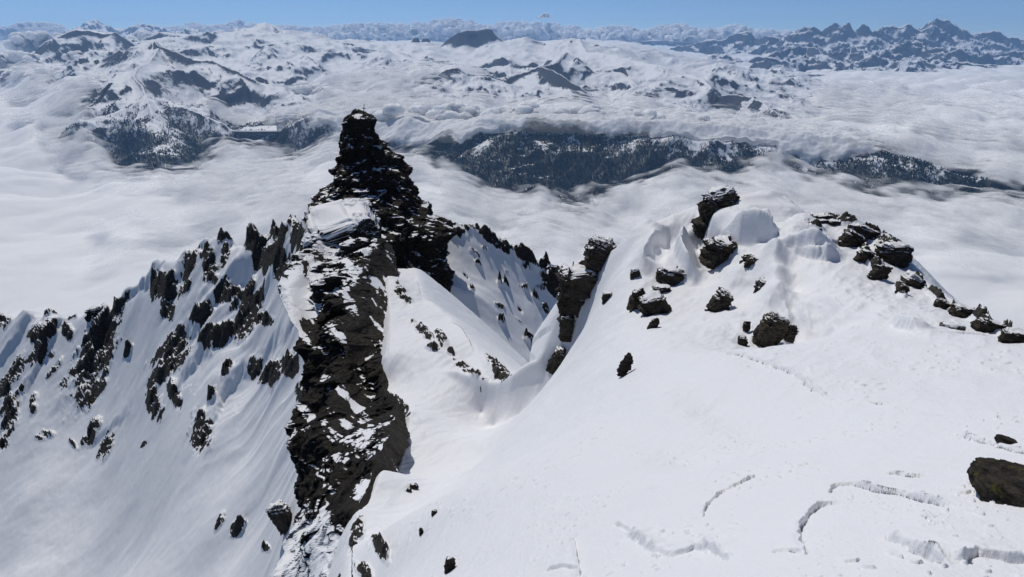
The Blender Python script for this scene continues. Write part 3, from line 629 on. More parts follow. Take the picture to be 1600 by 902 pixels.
GROOVES = [([(1296,772),(1300,762),(1308,757),(1330,755),(1345,757),(1370,764),(1400,768),(1425,774),(1450,781),(1492,792)], .075, .020),
    ([(1256,872),(1262,862),(1251,850),(1249,838),(1252,822),(1262,806),(1280,790),(1300,785),(1322,787)], .085, .022),
    ([(1100,808),(1104,790),(1122,771),(1150,756),(1170,745),(1188,736)], .05, .016),
    ([(1110,552),(1135,554),(1160,557),(1180,562),(1200,569),(1222,577),(1240,586),(1270,606),(1290,616),(1312,625)], .10, .035),
    ([(1385,835),(1400,845),(1418,852),(1435,864),(1450,868),(1465,876),(1480,884)], .09, .022),
    ([(1510,880),(1513,868),(1530,864),(1550,869),(1575,873),(1612,876)], .10, .026),
    ([(1490,672),(1510,680),(1530,688),(1555,694),(1580,701),(1612,710)], .06, .018),
    ([(1340,624),(1352,623),(1366,624),(1386,629)], .05, .022),
    ([(906,905),(908,890),(904,872),(900,850),(893,838)], .06, .020),
    ([(850,893),(866,888),(880,886),(904,890)], .05, .018),
    ([(1200,866),(1225,862),(1250,866)], .04, .016), ([(1380,738),(1400,736),(1425,742),(1445,742)], .035, .014),
    ([(960,816),(975,824),(990,838)], .05, .02), ([(1090,852),(1105,860),(1125,866),(1140,876)], .06, .02),
    ([(1440,800),(1452,812),(1466,822)], .04, .016)]
# small lumps and sastrugi of the foreground
lump = sstep(.48, .72, pn2(NX / .13, NY / .13, 111)) * sstep(-.1, .5, pn2(NX / 2.2, NY / 2.2, 113)) * 0.042 + sstep(.5, .75, pn2(NX / .07, NY / .07, 112)) * .018 * sstep(.0, .4, pn2(NX / 1.3, NY / 1.9, 114))
NZ += lump * (1 - sstep(14, 24, NY)) + sstep(.5, .7, pn2(NX / .28, NY / .28, 119)) * sstep(-.2, .4, pn2(NX / 4, NY / 5, 118)) * .05 * sstep(9, 14, NY) * (1 - sstep(28, 38, NY)) + sstep(.55, .8, pn2(NX / .5, NY / .5, 115)) * sstep(0, .5, pn2(NX / 5, NY / 5, 117)) * 0.05 * (1 - sstep(28, 40, NY))
for poly, A, Lb, jg in [
    ([(970,826),(985,838),(1000,845),(1015,858),(1035,866),(1055,868),(1075,862),(1088,853),(1100,860),(1125,870)], .10, .30, .02),
    ([(1228,386),(1260,400),(1290,406),(1312,402)], .7, 1.6, .10),
    ([(1280,373),(1300,384),(1320,378)], .25, 1.0, .1),
    ([(1250,392),(1275,398),(1300,410)], .3, 1.2, .1),
    ([(1360,503),(1400,512),(1440,522),(1475,526)], .4, 1.3, .08)]:
    step(NX, NY, NZ, poly, A * (1.5 if Lb < .5 else 1.2), Lb, jg)
for gp, A, w in GROOVES:
    pl = np.array([castN(*q) for q in gp])[:, :2]; lo, hi = pl.min(0) - 1, pl.max(0) + 1; r0, r1 = np.searchsorted(NY[:, 0], [lo[1], hi[1]])
    x, y = NX[r0:r1], NY[r0:r1]; jx = fbm(x / .22, y / .22, 4, 43, .6) * .05; jy = fbm(x / .22 + 9, y / .22, 4, 47, .6) * .05
    d, s, ar = polydist(x + jx, y + jy, pl); fd = sstep(-.01, .12, ar) * (1 - sstep(.85, 1.01, ar)) * (.6 + .6 * sstep(-.5, .4, pn2(x / .35, y / .35, 12)))
    NZ[r0:r1] += fd * A * (np.exp(-((d - w * 1.6) / (w * 1.6)) ** 2) * (s > 0) * .55 - np.exp(-(d / w) ** 2) * 1.0) + fd * A * .5 * np.exp(-d / .35) * np.where(s > 0, 1, -.6) * sstep(0, w, d)
def crestline(poly, A, w):
    pl = np.array([P(*q) for q in poly]); d, s, ar = polydist(NX, NY, pl[:, :2]); global NZ
    NZ = NZ + A * np.exp(-(d / w) ** 2) * sstep(-.02, .2, ar + .02) * (1 - sstep(.8, 1.02, ar))
def dent(u, v, Y, A, wx, wy):
    global NZ
    c = P(u, v, Y); NZ = NZ + A * np.exp(-(((NX - c[0]) / wx) ** 2 + ((NY - c[1]) / wy) ** 2))
crestline([(1206,372,47),(1209,388,45),(1214,420,42.5),(1210,458,39.6),(1222,490,37.5)], .8, .85)
crestline([(1095,340,56.5),(1074,352,55),(1062,375,53),(1058,402,51),(1066,432,48.6),(1086,452,46.8)], 1.1, .65)
crestline([(1050,338,57.5),(1030,372,56),(1012,400,53),(1003,440,49)], .7, .7)
crestline([(1262,340,52),(1240,368,48.5),(1215,384,46)], .35, .9)
crestline([(690,588,62.5),(720,594,61),(760,600,59),(800,591,57.5),(840,571,57.5),(868,522,58.5)], .55, .45)
dent(1095, 398, 52.4, -1.7, 1.4, 2.2); dent(1238, 440, 41.2, -.9, 1.0, 2.0); dent(1040, 372, 55.8, -.8, 1.2, 2.5); dent(1262, 505, 35, -.9, 1.2, 2.0); dent(1205, 330, 57, -.5, 3, 2.2)
dent(1152, 436, 45.6, 1.1, 1.3, 1.6); dent(1285, 520, 33, -.5, 1.5, 1.5)
def stepP(poly, A, L, w=.25, jit=.35):
    global NZ
    pl = np.array([P(*q) for q in poly])[:, :2]; jx = fbm(NX / 1.6, NY / 1.6, 4, 51) * jit; d, s, ar = polydist(NX + jx, NY - jx, pl); sd = d * s
    NZ = NZ + A * np.where(sd > 0, np.exp(-sd / L), 1) * sstep(-w, w, sd) * sstep(-.01, .2, ar) * (1 - sstep(.8, 1.01, ar)) - A * .3 * np.exp(-d / 1.2) * (sd < 0) * sstep(0, -w, sd) * sstep(0, .2, ar) * (1 - sstep(.8, 1, ar))
stepP([(1098,342,55.5),(1108,358,53),(1126,374,51),(1150,386,49.3),(1178,394,48.2),(1200,388,47.6),(1222,374,48)], 2.0, 3.2)
stepP([(1214,392,45.6),(1240,394,45),(1272,402,44),(1312,404,43.5)], .8, 2.0)
stepP([(1085,450,47),(1066,436,48.8),(1056,405,51.2),(1062,378,53),(1078,352,55.3)][::-1], 1.2, 1.2)
stepP([(1050,345,57.3),(1030,378,55.2),(1014,410,52.6),(1004,440,50)][::-1], .7, 1.6)
cw = castN(1115, 650); rr = np.hypot((NX - cw[0]) / 2.2, (NY - cw[1]) / 5.5); NZ -= .75 * np.exp(-rr ** 2 * 1.3)
cw = castN(1066, 640); rr = np.hypot((NX - cw[0]) / .9, (NY - cw[1]) / 5.0); NZ += .42 * np.exp(-rr ** 2)
cw = castN(1090, 692); rr = np.hypot((NX - cw[0]) / 1.1, (NY - cw[1]) / 1.3); NZ -= .30 * np.exp(-rr ** 2)
# slab edge left of the foreground dome
# fluted wrinkles on the cornice face and wind-carved shoulder
cw = castN(1175, 395)[:2]; rr = np.hypot(NX - cw[0], (NY - cw[1]))
NZ += np.sin(NX * 5.0 + fbm(NX, NY, 2, 5) * 3) * 0.09 * np.exp(-(rr / 2.6) ** 2)
cw = castN(1262, 500)[:2]; rr = np.hypot(NX - cw[0], (NY - cw[1]))
NZ += (ridged(NX / 1.3, NY / 3, 3, 121) - .5) * 0.5 * np.exp(-(rr / 4.0) ** 2)
NEAR_ROCK = [(640,500,680,535,7),(683,517,694,540,9),(710,560,755,595,8),(735,512,760,528,7),(758,556,795,584,15),(640,478,615,440,9),(700,548,712,556,4),(668,540,690,548,5),
    (600,615,640,650,16),(566,810,548,870,10),(583,830,605,880,8),(560,880,575,902,10),(600,690,585,720,6),
    (1318,366,1345,380,9),(1340,390,1362,400,6),(1360,410,1382,432,9),(1398,446,1412,460,5),(1255,352,1285,362,4),(1290,342,1340,352,5),(1370,385,1410,400,14),(1420,430,1450,455,5),(1440,450,1500,490,5),
    (1500,492,1560,518,5),(1545,510,1600,532,7),(1330,355,1385,385,7),(1230,318,1247,332,4)]
NM = spots(castN, NX, NY, NEAR_ROCK, 131, 1.6, 0.7)
bd_, _, bs_ = polyz(NX, NY, BACKL); NM = NM * (1 - sstep(1.0, 3.0, np.where(bs_ < 0, bd_, 0)))
blk = facets2(NX / 1.6, NY / 1.6, 3) * .45 + facets2(NX / .7, NY / .7, 5) * .22 + facets2(NX / .3, NY / .3, 6) * .08
NZ += NM * (0.35 + blk * 1.1)
gx, gy = slopes(NX, NY, NZ); sl = np.hypot(gx, gy)
NRk = np.clip(sstep(.18, .55, NM) * (0.25 + sstep(0.25, 1.1, sl) * 0.8), 0, 1)
cl = sstep(1.9, 3.2, sl) * (NX < -3)            # the drop to the left of the ridge is bare rock
NRk = np.maximum(NRk, cl)
M_near = terrain_mat('wind_packed_snow', 1.0, (0.035, 0.032, 0.028), (0.10, 0.088, 0.070), edge=0.3, snow_bump=0.05, grain=0.05, rock_bump=0.5)
o = grid_obj('snowfield', NX, NY, NZ, M_near, {'rock': NRk}); tag(o, 'wind carved snow ridge and summit snowfield sloping to the saddle', 'snowfield', kind='structure')

# ---- the big flank behind, left and right of the tower
CREST = [(-260,505,310),(-150,500,300),(-60,493,285),(0,490,270),(40,485,262),(75,491,255),(120,496,250),(140,492,247),(165,484,243),(200,463,235),(222,445,230),(240,431,225),(262,415,220),(290,398,215),(320,387,209),(340,382,205),(357,380,203),(378,396,197),(400,386,192),(430,375,185),(450,360,175),(475,346,165),(500,338,158),(560,330,152),(640,338,150),(700,346,150),(735,354,150),(760,366,151),(800,393,152),(835,410,154),(860,422,155),(876,440,156),(890,470,156),(905,520,156),(930,600,156)]
cr = np.array([P(*c) for c in CREST])
BW = []; BC = []
for c in cr: BW.append(c); BC.append(1.2)
def rowY(uu, vv, s):            # where a slope of gradient s below the crest is seen at (u, v)
    Yr = np.interp(uu, [c[0] for c in CREST], [c[2] for c in CREST]); zr = np.interp(uu, [c[0] for c in CREST], cr[:, 2])
    x, y, z = ray(uu, vv); tn = -z / y
    return (s * Yr - zr) / (s + tn)
for uu in range(-260, 941, 60):
    vr = np.interp(uu, [c[0] for c in CREST], [c[1] for c in CREST])
    for dv, s in [(45, .85), (110, .76), (200, .65), (300, .53), (420, .44), (560, .38)]:
        s2 = s if uu < 600 else s * .8
        v = vr + dv
        if v > 1000: continue
        BW.append(P(uu, v, rowY(uu, v, s2))); BC.append(4.)
for c in cr[::1]:
    BW.append(c + np.array([1, 10, -9])); BC.append(3.); BW.append(c + np.array([4, 45, -50])); BC.append(6.)
BW = np.array(BW); backR = RBF(BW[:, :2], BW[:, 2], BC)
castB = lambda u, v: cast(backR, u, v, 60, 330, 400)
BX, BY = fan_grid(-1.04, 0.20, 1060, 58, 380, 760, 1.0)
BZ = backR(BX, BY)
cd = np.full(BX.shape, 1e9)
d, _, _ = polydist(BX, BY, cr[:, :2]); offc = sstep(0, 18, d)
# fall-line flutes: direction on the slope that runs down to the left
p0, p1 = castB(400, 480), castB(200, 700); dv = (p1 - p0)[:2]; dv /= np.linalg.norm(dv); nv = np.array([-dv[1], dv[0]])
al = BX * dv[0] + BY * dv[1]; ac = BX * nv[0] + BY * nv[1]
acw = ac + fbm(BX / 30, BY / 30, 3, 141) * 7
left = 1 - sstep(-18, 4, BX)
low = sstep(72, 100, -BZ - .12 * (BX + 60))
BZ += (ridged(acw / 19, al / 95, 4, 143, .5) - .45) * 5.0 * offc * (1 - .9 * low) * left * (1 - 0.75 * sstep(92, 125, -BZ)) 
BZ += (ridged(acw / 6, al / 60, 3, 147) - .45) * .9 * offc * left * (1 - .9 * low)
BZ += fbm(BX / 9, BY / 9, 4, 149) * 0.6
def stepB(poly, A, L, w=1.6, side=(-25, 0)):
    global BZ
    pl = np.array([castB(*q) for q in poly]); jx = fbm(BX / 9, BY / 9, 4, 161, .6) * 4.5; jy = fbm(BX / 9, BY / 9, 4, 165, .6) * 4.5
    d, s, ar = polydist(BX + jx, BY + jy, pl[:, :2]); m = pl[len(pl) // 2]; qd = castB(poly[len(pl) // 2][0] + side[0], poly[len(pl) // 2][1] + side[1])
    _, s0, _ = polydist(np.array([qd[0]]), np.array([qd[1]]), pl[:, :2]); sd = d * s * s0[0]
    fade = sstep(-.001, .12, ar) * (1 - sstep(.72, 1, ar)) * (.7 + .5 * fbm(BX / 14, BY / 14, 3, 168))
    up = np.where(sd > 0, np.exp(-sd / L), 1) * sstep(-w, w, sd) * A - A * .35 * np.exp(-np.clip(-sd, 0, None) / (L * .5)) * (sd < 0) * sstep(0, -w, sd)
    BZ = BZ + up * fade
stepB([(262,418),(225,447),(195,470),(165,515),(140,570),(122,655)], 5.6, 14)
stepB([(330,386),(303,405),(272,440),(262,480),(240,520)], 3.1, 12)
stepB([(372,388),(355,410),(338,450),(300,490)], 2.5, 9)
stepB([(430,376),(412,402),(376,440),(340,480),(300,515),(262,560),(238,640)], 5.0, 12)
stepB([(470,372),(430,425),(392,485),(355,525),(310,556),(280,600),(262,660)], 4.3, 11)
stepB([(476,480),(425,545),(380,585),(345,630),(318,700)], 3.1, 10)
stepB([(110,500),(80,530),(55,575),(20,650)], 3.1, 10)
stepB([(60,492),(35,520),(5,560),(-40,620)], 3.1, 10)
stepB([(30,610),(10,660),(-20,720)], 1.9, 8)
stepB([(205,640),(165,675),(130,705)], 1.6, 7)
FLANK = [(185,493,123,617,22),(127,645,164,596,7),(188,478,182,500,6),(238,438,279,461,13),(268,477,266,500,7),(303,395,299,436,11),(328,411,336,448,9),(357,399,348,430,5),(382,400,424,402,20),
    (365,461,348,477,7),(394,477,381,534,15),(369,514,316,539,8),(422,498,405,510,6),(328,493,303,514,7),(291,526,242,571,8),(287,555,234,604,8),(236,604,246,653,8),(266,596,279,635,6),
    (422,570,418,592,14),(455,560,448,585,7),(316,662,318,697,15),(337,617,330,637,4),(362,582,352,600,3),(62,685,78,678,5),(156,665,130,695,6),(176,680,158,715,6),
    (0,508,15,502,8),(62,514,50,530,9),(85,500,60,555,8),(75,552,50,572,8),(40,560,0,620,9),(30,610,5,690,9),(0,700,10,690,6),(95,570,70,600,4),(55,620,50,650,4),(70,489,95,495,5),(105,494,120,499,4),(100,508,112,530,5),
    (344,379,360,382,5),(350,800,340,825,4),(385,815,365,835,5),(412,850,420,858,4),(470,600,484,650,8),(455,352,470,372,8),(430,378,445,392,6),(25,640,15,660,4),(110,690,118,700,2),(230,690,222,700,2),
    (480,345,500,360,10),(300,450,290,470,3),(205,545,195,560,3),(440,420,452,450,7),(465,400,480,430,8)]
random.seed(5)
BOWL = [(745,358,795,392,8),(800,395,840,415,8),(838,414,862,424,8),(850,425,876,470,12),(690,355,730,362,12),(655,400,690,470,16),(640,380,690,372,16)]
for k in range(42):
    a = random.random() ** .7; u = 715 + a * 150; v = 372 + (u - 720) * 0.45 + random.random() * (60 + a * 110)
    if v < 560: BOWL.append((u, v, u + random.uniform(4, 14), v + random.uniform(3, 10), random.uniform(1.2, 3.2)))
BM = spots(castB, BX, BY, [(a, b, c, d, e * 1.25 + 1) for a, b, c, d, e in FLANK], 151, 5.0, 1.05)
BM = np.maximum(BM, spots(castB, BX, BY, BOWL, 153, 2.5, 0.7))
BMd = spots(castB, BX, BY, [(a, b, c, d, e * 1.6 + 5) for a, b, c, d, e in FLANK if e > 4], 151, 5.0, 0.6)
b1 = facets2(al / 15, ac / 5, 13) * 1.7 + facets2(al / 5, ac / 2.2, 15) * .8 + facets2(BX / 1.1, BY / 1.1, 16) * .4
BZ += BM * (1.4 + b1 * 1.25)
gx, gy = slopes(BX, BY, BZ); sl = np.hypot(gx, gy)
BRk = np.clip(np.maximum(sstep(.15, .5, BM) * (0.10 + sstep(0.7, 1.6, sl) * 0.95), sstep(1.85, 2.6, sl + fbm(BX / 5, BY / 5, 3, 171) * .7) * sstep(.05, .5, BMd) * (BX < 0) * .9), 0, 1)
M_flank = terrain_mat('flank_snow_and_rock', 4.0, (0.030, 0.028, 0.027), (0.080, 0.072, 0.062), edge=0.38, snow_bump=0.05, rock_bump=0.7)
o = grid_obj('mountain_flank', BX, BY, BZ, M_flank, {'rock': BRk}); tag(o, 'steep snow flank with rock ribs falling away left and right of the tower', 'mountainside', kind='structure')
# ============================================================ rocks
def rock_mat(name, unit, c0=(0.034, 0.030, 0.026), c1=(0.13, 0.108, 0.080), lichen=0.0, bump=0.8):
    return terrain_mat(name, unit, c0, c1, edge=0.28, snow_bump=0.06, rock_bump=bump, lichen=lichen)
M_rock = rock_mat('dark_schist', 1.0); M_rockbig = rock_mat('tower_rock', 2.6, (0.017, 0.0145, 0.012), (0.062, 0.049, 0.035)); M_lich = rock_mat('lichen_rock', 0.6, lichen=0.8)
M_cap = terrain_mat('settled_snow', 1.0, edge=0.1, snow_bump=0.05, grain=0.01)
def vnormals(V, Fc):
    a, b, c, d = (V[Fc[:, k]] for k in range(4)); n = np.cross(c - a, d - b); N = np.zeros_like(V)
    for k in range(4): np.add.at(N, Fc[:, k], n)
    return N / (np.linalg.norm(N, axis=1, keepdims=True) + 1e-12)
_cs = {}
def cube_sphere(n):
    if n in _cs: return _cs[n]
    lin = np.tan(np.linspace(-1, 1, n) * math.pi / 4); A, B = np.meshgrid(lin, lin, indexing='ij'); O = np.ones_like(A)
    V = np.concatenate([np.stack(s, -1).reshape(-1, 3) for s in [(O, A, B), (-O, B, A), (B, O, A), (A, -O, B), (A, B, O), (B, A, -O)]])
    Fc = np.concatenate([grid_faces(n, n) + k * n * n for k in range(6)])
    key = np.round(V * 4096).astype(np.int64); _, ix, inv = np.unique(key, axis=0, return_index=True, return_inverse=True)
    V = V[ix]; Fc = inv.reshape(-1)[Fc][:, ::-1]; _cs[n] = (V / np.linalg.norm(V, axis=1, keepdims=True), Fc); return _cs[n]
def eul(rx, ry, rz):
    from mathutils import Euler
    return np.array(Euler((rx, ry, rz)).to_matrix())
def rock_mesh(size, seed, n=40, box=0.55, rough=1.0, tilt=(0.15, -0.3, 0.1), strat=2.6, slant=0.0):
    """a fractured block in local metres, base at z = 0; size = full x, y, z"""
    D, Fc = cube_sphere(n); s = np.array(size) / 2.0; rs = np.random.RandomState(seed)
    V = np.sign(D) * np.abs(D) ** box; V = V * s
    m = float(min(s)); u = max(m, 0.35 * float(max(s))); Rm = eul(*tilt)
    for k in range(9):                                    # split faces
        nn = rs.normal(size=3) * [1, 1, .75]; nn /= np.linalg.norm(nn); ext = np.abs(nn * s).sum() * rs.uniform(.55, .88)
        dd = V @ nn - ext; V = V - np.where(dd > 0, dd, 0)[:, None] * nn * .97
    q = V @ Rm.T; zs = q[:, 2] / (u * .30) + pn3(q / (u * 1.5), seed) * .5
    lay = np.floor(zs); fr = zs - lay; r_ = _h3(lay.astype(np.int32), lay.astype(np.int32) * 0, lay.astype(np.int32) * 0 + 3, seed) - .5
    out = V * [1, 1, 0]; out /= np.linalg.norm(out, axis=1, keepdims=True) + 1e-9
    side = 1 - np.abs(D[:, 2]) ** 4
    V = V + out * ((r_ * .34 - .10 * sstep(.72, 1, fr) * (1 - sstep(.98, 1.0, fr))) * u * side * rough * min(strat / 3, 1.3))[:, None]
    d = facets(q / (u * .9) * [1, 1, 1.6] + seed * 3.1, seed, 1.3) * .20 + pn3(q / (u * .5) * [1, 1, 1.7], seed) * .04 + facets(q / (u * .33) * [1, 1, 1.8] + seed, seed + 2, 1.3) * .085 + facets(q / (u * .13) * [1, 1, 1.8] + seed, seed + 5, 1.3) * .035
    V = V + D * (d * u * rough)[:, None]
    V[:, 2] += slant * V[:, 0]
    return V, Fc
def snowattr(V, Fc, thr=0.55, soft=0.25, scale=1.0, seed=0, amt=0.25):
    N = vnormals(V, Fc); nz = N[:, 2] + fbm(V[:, 0] / scale + seed, V[:, 1] / scale + V[:, 2] / scale * .7, 3, 77) * amt
    return 1 - sstep(thr - soft / 2, thr + soft / 2, nz)
def rock_at(name, u0, v0, u1, v1, label, dY=0.0, depth=.72, seed=1, n=40, box=.4, rough=1.0, thr=.62, mat=None, tilt=(.15, -.3, .1), yaw=0.0, strat=2.6,
            caster=None, Y=None, slant=0.0, sink=0.25, group=None, cat='rock', roll=0.0, pitch=0.0):
    um = (u0 + u1) / 2; vb = v1 - (v1 - v0) * 0.15
    c = (caster or castN)(um, vb) if Y is None else P(um, vb, Y)
    c = P(um, vb, c[1] + dY); px = c[1] / (CP - (vb - 451) / F * SP) / F     # metres per photo pixel there
    w = (u1 - u0) * px; h = (v1 - v0) * px; V, Fc = rock_mesh((w * .92, w * .92 * depth, h * (1 + sink) * .95), seed, n, box, rough, tilt, strat, slant)
    V = V @ eul(pitch, roll, yaw).T
    V[:, 2] += h * (1 - sink) / 2 - h * 0.15
    Dz = (cube_sphere(n)[0] @ eul(pitch, roll, yaw).T)[:, 2]
    nzz = .55 * vnormals(V, Fc)[:, 2] + .45 * np.sign(Dz) * np.abs(Dz) ** .6 + fbm(V[:, 0] / (w * .2) + seed, V[:, 1] / (w * .2) + V[:, 2] / (w * .3), 4, 77) * .30
    at = 1 - sstep(thr - .10, thr + .06, nzz)
    o = mesh_obj(name, V, Fc[:, ::1], mat or M_rock, attrs={'rock': at}); o.location = tuple(c)
    tag(o, label, cat, group); return o

# ---- the rock tower: rings whose left and right edges follow its outline
def ring_tower(prof, Yof, depthf, nseg, nrow, seed, unit, mats, name, thr, top_close=True, amps=(1, .5, .25, .12), strat=2.2, tilt=(.30, .42, 0), nzamt=.3, expo=.8):
    p = np.array(prof, float); v = np.linspace(p[0, 0], p[-1, 0], nrow); L = np.interp(v, p[:, 0], p[:, 1]); Rr = np.interp(v, p[:, 0], p[:, 2]); Yc = np.array([Yof(a) for a in v])
    A = P(L, v, Yc); B = P(Rr, v, Yc); cen = (A + B) / 2; hw = np.linalg.norm(B - A, axis=1) / 2
    th = np.linspace(0, 2 * np.pi, nseg, endpoint=False)
    cs, sn = np.cos(th), np.sin(th); cs = np.sign(cs) * np.abs(cs) ** expo; sn = np.sign(sn) * np.abs(sn) ** expo
    V = np.zeros((nrow, nseg, 3)); V[..., 0] = cen[:, None, 0] + hw[:, None] * cs; V[..., 1] = cen[:, None, 1] + (hw * np.array([depthf(a) for a in v]))[:, None] * sn; V[..., 2] = cen[:, None, 2]
    Vf = V.reshape(-1, 3); nd = np.stack([np.cos(th), np.sin(th), np.full(nseg, .15)], -1)[None].repeat(nrow, 0).reshape(-1, 3)
    q = (Vf - Vf.mean(0)) @ eul(*tilt).T * np.array([1, 1, strat])
    zl = q[:, 2] / (unit * .9) + pn3(q / (unit * 3), seed + 4) * .8; ll = np.floor(zl).astype(np.int32)
    d = (_h3(ll, ll * 0, ll * 0, seed) - .5) * .22 + (ridge3(q * [1, 1, .6] / (unit * 2.8), 5, seed, .5) - .55) * 2.0 + sum(a * facets(q / (unit * s) + seed, seed + i, 1.3) for i, (a, s) in enumerate(zip(amps, (3.2, 1.4, .62, .28))))
    k = np.clip(hw / (unit * 2.0), .05, 1)[:, None].repeat(nseg, 1).ravel()
    Vf = Vf + nd * (d * unit * k)[:, None]
    Fc = grid_faces(nrow, nseg, True)
    topi = len(Vf); Vf = np.vstack([Vf, Vf[:nseg].mean(0) + [0, 0, .15 * unit]])
    cap = np.array([[topi, i, (i + 1) % nseg, topi] for i in range(nseg)])
    Fall = np.vstack([Fc, cap[:, [0, 1, 2, 2]]])[:, ::-1]
    N = vnormals(Vf, Fc[:, ::-1]); N[-1] = (0, 0, 1); return Vf, Fc[:, ::-1], N
TW = [(171,554,560),(174,552,566),(178,551,577),(184,541,582),(195,540,584),(205,539,585),(215,537,591),(225,536,596),(235,535,603),(243,534,610),(250,533,620),(258,532,630),(266,531,637),(278,531,640),(286,522,640),(292,514,641),(302,503,645),(312,496,652),(322,492,658),(332,492,668),(340,497,679),(350,504,694),(360,520,706),(372,535,700),(385,545,692),(400,550,690),(430,560,688),(455,575,692),(480,590,700)]
def tower_bump(Vf, nd): return Vf
Vf, Fc, N = ring_tower(TW, lambda v: 148 - max(0, v - 250) * 0.10, lambda v: .85 if v < 290 else .7, 420, 520, 11, 1.9, M_rockbig, 'rock_tower', .5, amps=(.30, .19, .10, .04), strat=1.0)
nz = N[:, 2] + fbm(Vf[:, 0] / 2.2, Vf[:, 1] / 2.2 + Vf[:, 2] / 1.7, 4, 77) * .55
topw = np.exp(-((Vf[:, 2] - P(562, 198, 148)[2]) / 2.0) ** 2) * .16
att = 1 - sstep(.86, 1.10, nz + topw)
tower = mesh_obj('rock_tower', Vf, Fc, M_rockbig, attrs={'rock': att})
tag(tower, 'tall dark rock tower dusted with snow, carrying a small cross on its tip', 'rock tower')
# summit cross
def rod(a, b, r, name, mat, parent=None):
    a, b = Vector(a), Vector(b); q = (b - a).to_track_quat('Z', 'Y'); L = (b - a).length; th = np.linspace(0, 2 * np.pi, 8, endpoint=False)
    V = [tuple(a + q @ Vector((r * k * math.cos(t), r * k * math.sin(t), z))) for z, k in ((0, 1.25), (L * .5, 1.0), (L * .97, .9), (L, .6)) for t in th]
    Fc = np.vstack([grid_faces(4, 8, True), [[24, 25, 26, 27], [24, 27, 28, 31], [28, 29, 30, 31]]]); return mesh_obj(name, V, Fc, mat, parent, smooth=False)
mm, mt = newmat('weathered_wood'); MN = NT(mt); b_ = MN.n('BsdfPrincipled'); MN.l(MN.mix(MN.noise(MN.coord(), 8, 4), (.035, .028, .022), (.10, .085, .07)), b_.inputs[0]); b_.inputs['Roughness'].default_value = .8; oo = MN.n('OutputMaterial'); MN.l(b_.outputs[0], oo.inputs[0])
tp = P(567, 181, 146.8)
cross = bpy.data.objects.new('summit_cross', None); sc.collection.objects.link(cross); cross.location = tuple(tp); tag(cross, 'thin weathered cross leaning on the very tip of the rock tower', 'summit cross')
rod((0, 0, -.6), (.45, 0, 2.3), .085, 'mast', mm, cross); rod((.02, 0, 1.52), (.78, 0, 1.38), .07, 'crossbar', mm, cross)
tip = rock_at('rock_outcrop', 549, 170, 562, 190, 'crooked dark rock finger at the tip of the rock tower beside the cross', Y=147.5, seed=41, n=24, box=.7, thr=.8, slant=.25)

# ---- the cliff below the saddle ridge
Lp = [(372,486),(400,462),(430,440),(450,434),(472,440),(500,455),(533,471),(570,476),(605,480),(640,470),(671,461),(710,462),(743,470),(780,472),(815,470),(850,452),(902,432),(980,405)]
Rp = [(372,600),(395,602),(430,606),(470,610),(500,613),(540,611),(570,604),(600,600),(640,618),(665,616),(690,600),(720,590),(750,580),(790,565),(830,550),(870,547),(902,550),(980,560)]
YL = [(372,116),(430,98),(472,90),(533,80),(605,71),(671,62),(743,54),(815,47),(902,40),(980,35)]
YR = [(372,104),(395,99),(430,93),(470,84),(540,70.5),(600,63),(640,55),(690,43),(720,38.5),(790,32),(830,28.5),(902,22.5),(980,18.5)]
nr, nc = 760, 300
v = np.linspace(372, 980, nr)[:, None]; s = np.linspace(-.45, 1.14, nc)[None]; sc_ = np.clip(s, 0, 1)
ul, ur = lut(Lp, v), lut(Rp, v); yl, yr = lut(YL, v), lut(YR, v)
bul = np.sin(np.pi * sc_) * 0.035 + 0.03 * np.sin(np.pi * sc_ * 3 + v / 60)
A = P(ul + (ur - ul) * sc_, v + 0 * s, (yl + (yr - yl) * sc_) * (1 - bul))
ov = np.clip(-s, 0, 1) / .45; A[..., 0] += ov * 5.0; A[..., 1] += ov * 11; A[..., 2] -= ov * 5.5       # wraps round behind
ov = np.clip(s - 1, 0, 1) / .14; A[..., 0] += ov * 1.2; A[..., 2] -= ov * 1.4; A[..., 1] += ov * .6       # tucks under the snow on the right
CV = A.reshape(-1, 3); CFc = grid_faces(nr, nc)[:, ::-1]
q = (CV - CV.mean(0)) @ eul(.18, .45, .3).T * np.array([.9, .9, 1.1])
u_ = np.clip(CV[:, 1] / 60, .45, 1.4)
qq = q
zl = qq[:, 2] / 2.6 + pn3(qq / 9, 5) * 1.0; ll = np.floor(zl).astype(np.int32)
d = (_h3(ll, ll * 0, ll * 0, 3) - .5) * .8 + (ridge3(qq * [1, 1, .55] / 7.5, 5, 33, .5) - .5) * 4.2 + facets(qq / 6.5 + 3, 21, 1.2) * .7 + facets(qq / 2.8 + 3, 22, 1.2) * .32 + facets(qq / 1.2, 23, 1.2) * .13 + facets(qq / .5, 24) * .05
edge = sstep(0, .12, 1.0 - s + 0 * v).ravel() * (.25 + .75 * sstep(0, .1, s + 0 * v + .02).ravel())
calm = 1 - .75 * ((1 - sstep(500, 560, v)) * (1 - sstep(.2, .5, s)) * sstep(400, 430, v)).ravel()
CV = CV + np.array([-.62, -.62, .30]) * (d * u_ * calm * (0.40 + 0.60 * edge))[:, None]
Nn = vnormals(CV, CFc); 
vv = (v + 0 * s).ravel(); ss = (s + 0 * v).ravel()
bias = -0.10 + .30 * (1 - sstep(430, 520, vv)) * sstep(-.1, .05, ss) * 1 + .55 * np.exp(-((vv - 470) / 38) ** 2 - ((ss - .12) / .2) ** 2) + .9 * sstep(770, 850, vv) * (1 - sstep(.62, .95, ss)) + .20 * np.exp(-((vv - 720) / 60) ** 2)
nz = Nn[:, 2] + bias * .8 + fbm(CV[:, 0] / 2.2 + CV[:, 1] / 3, CV[:, 2] / 2.2, 5, 177, .6) * .56
CR = 1 - sstep(.92, 1.08, nz)
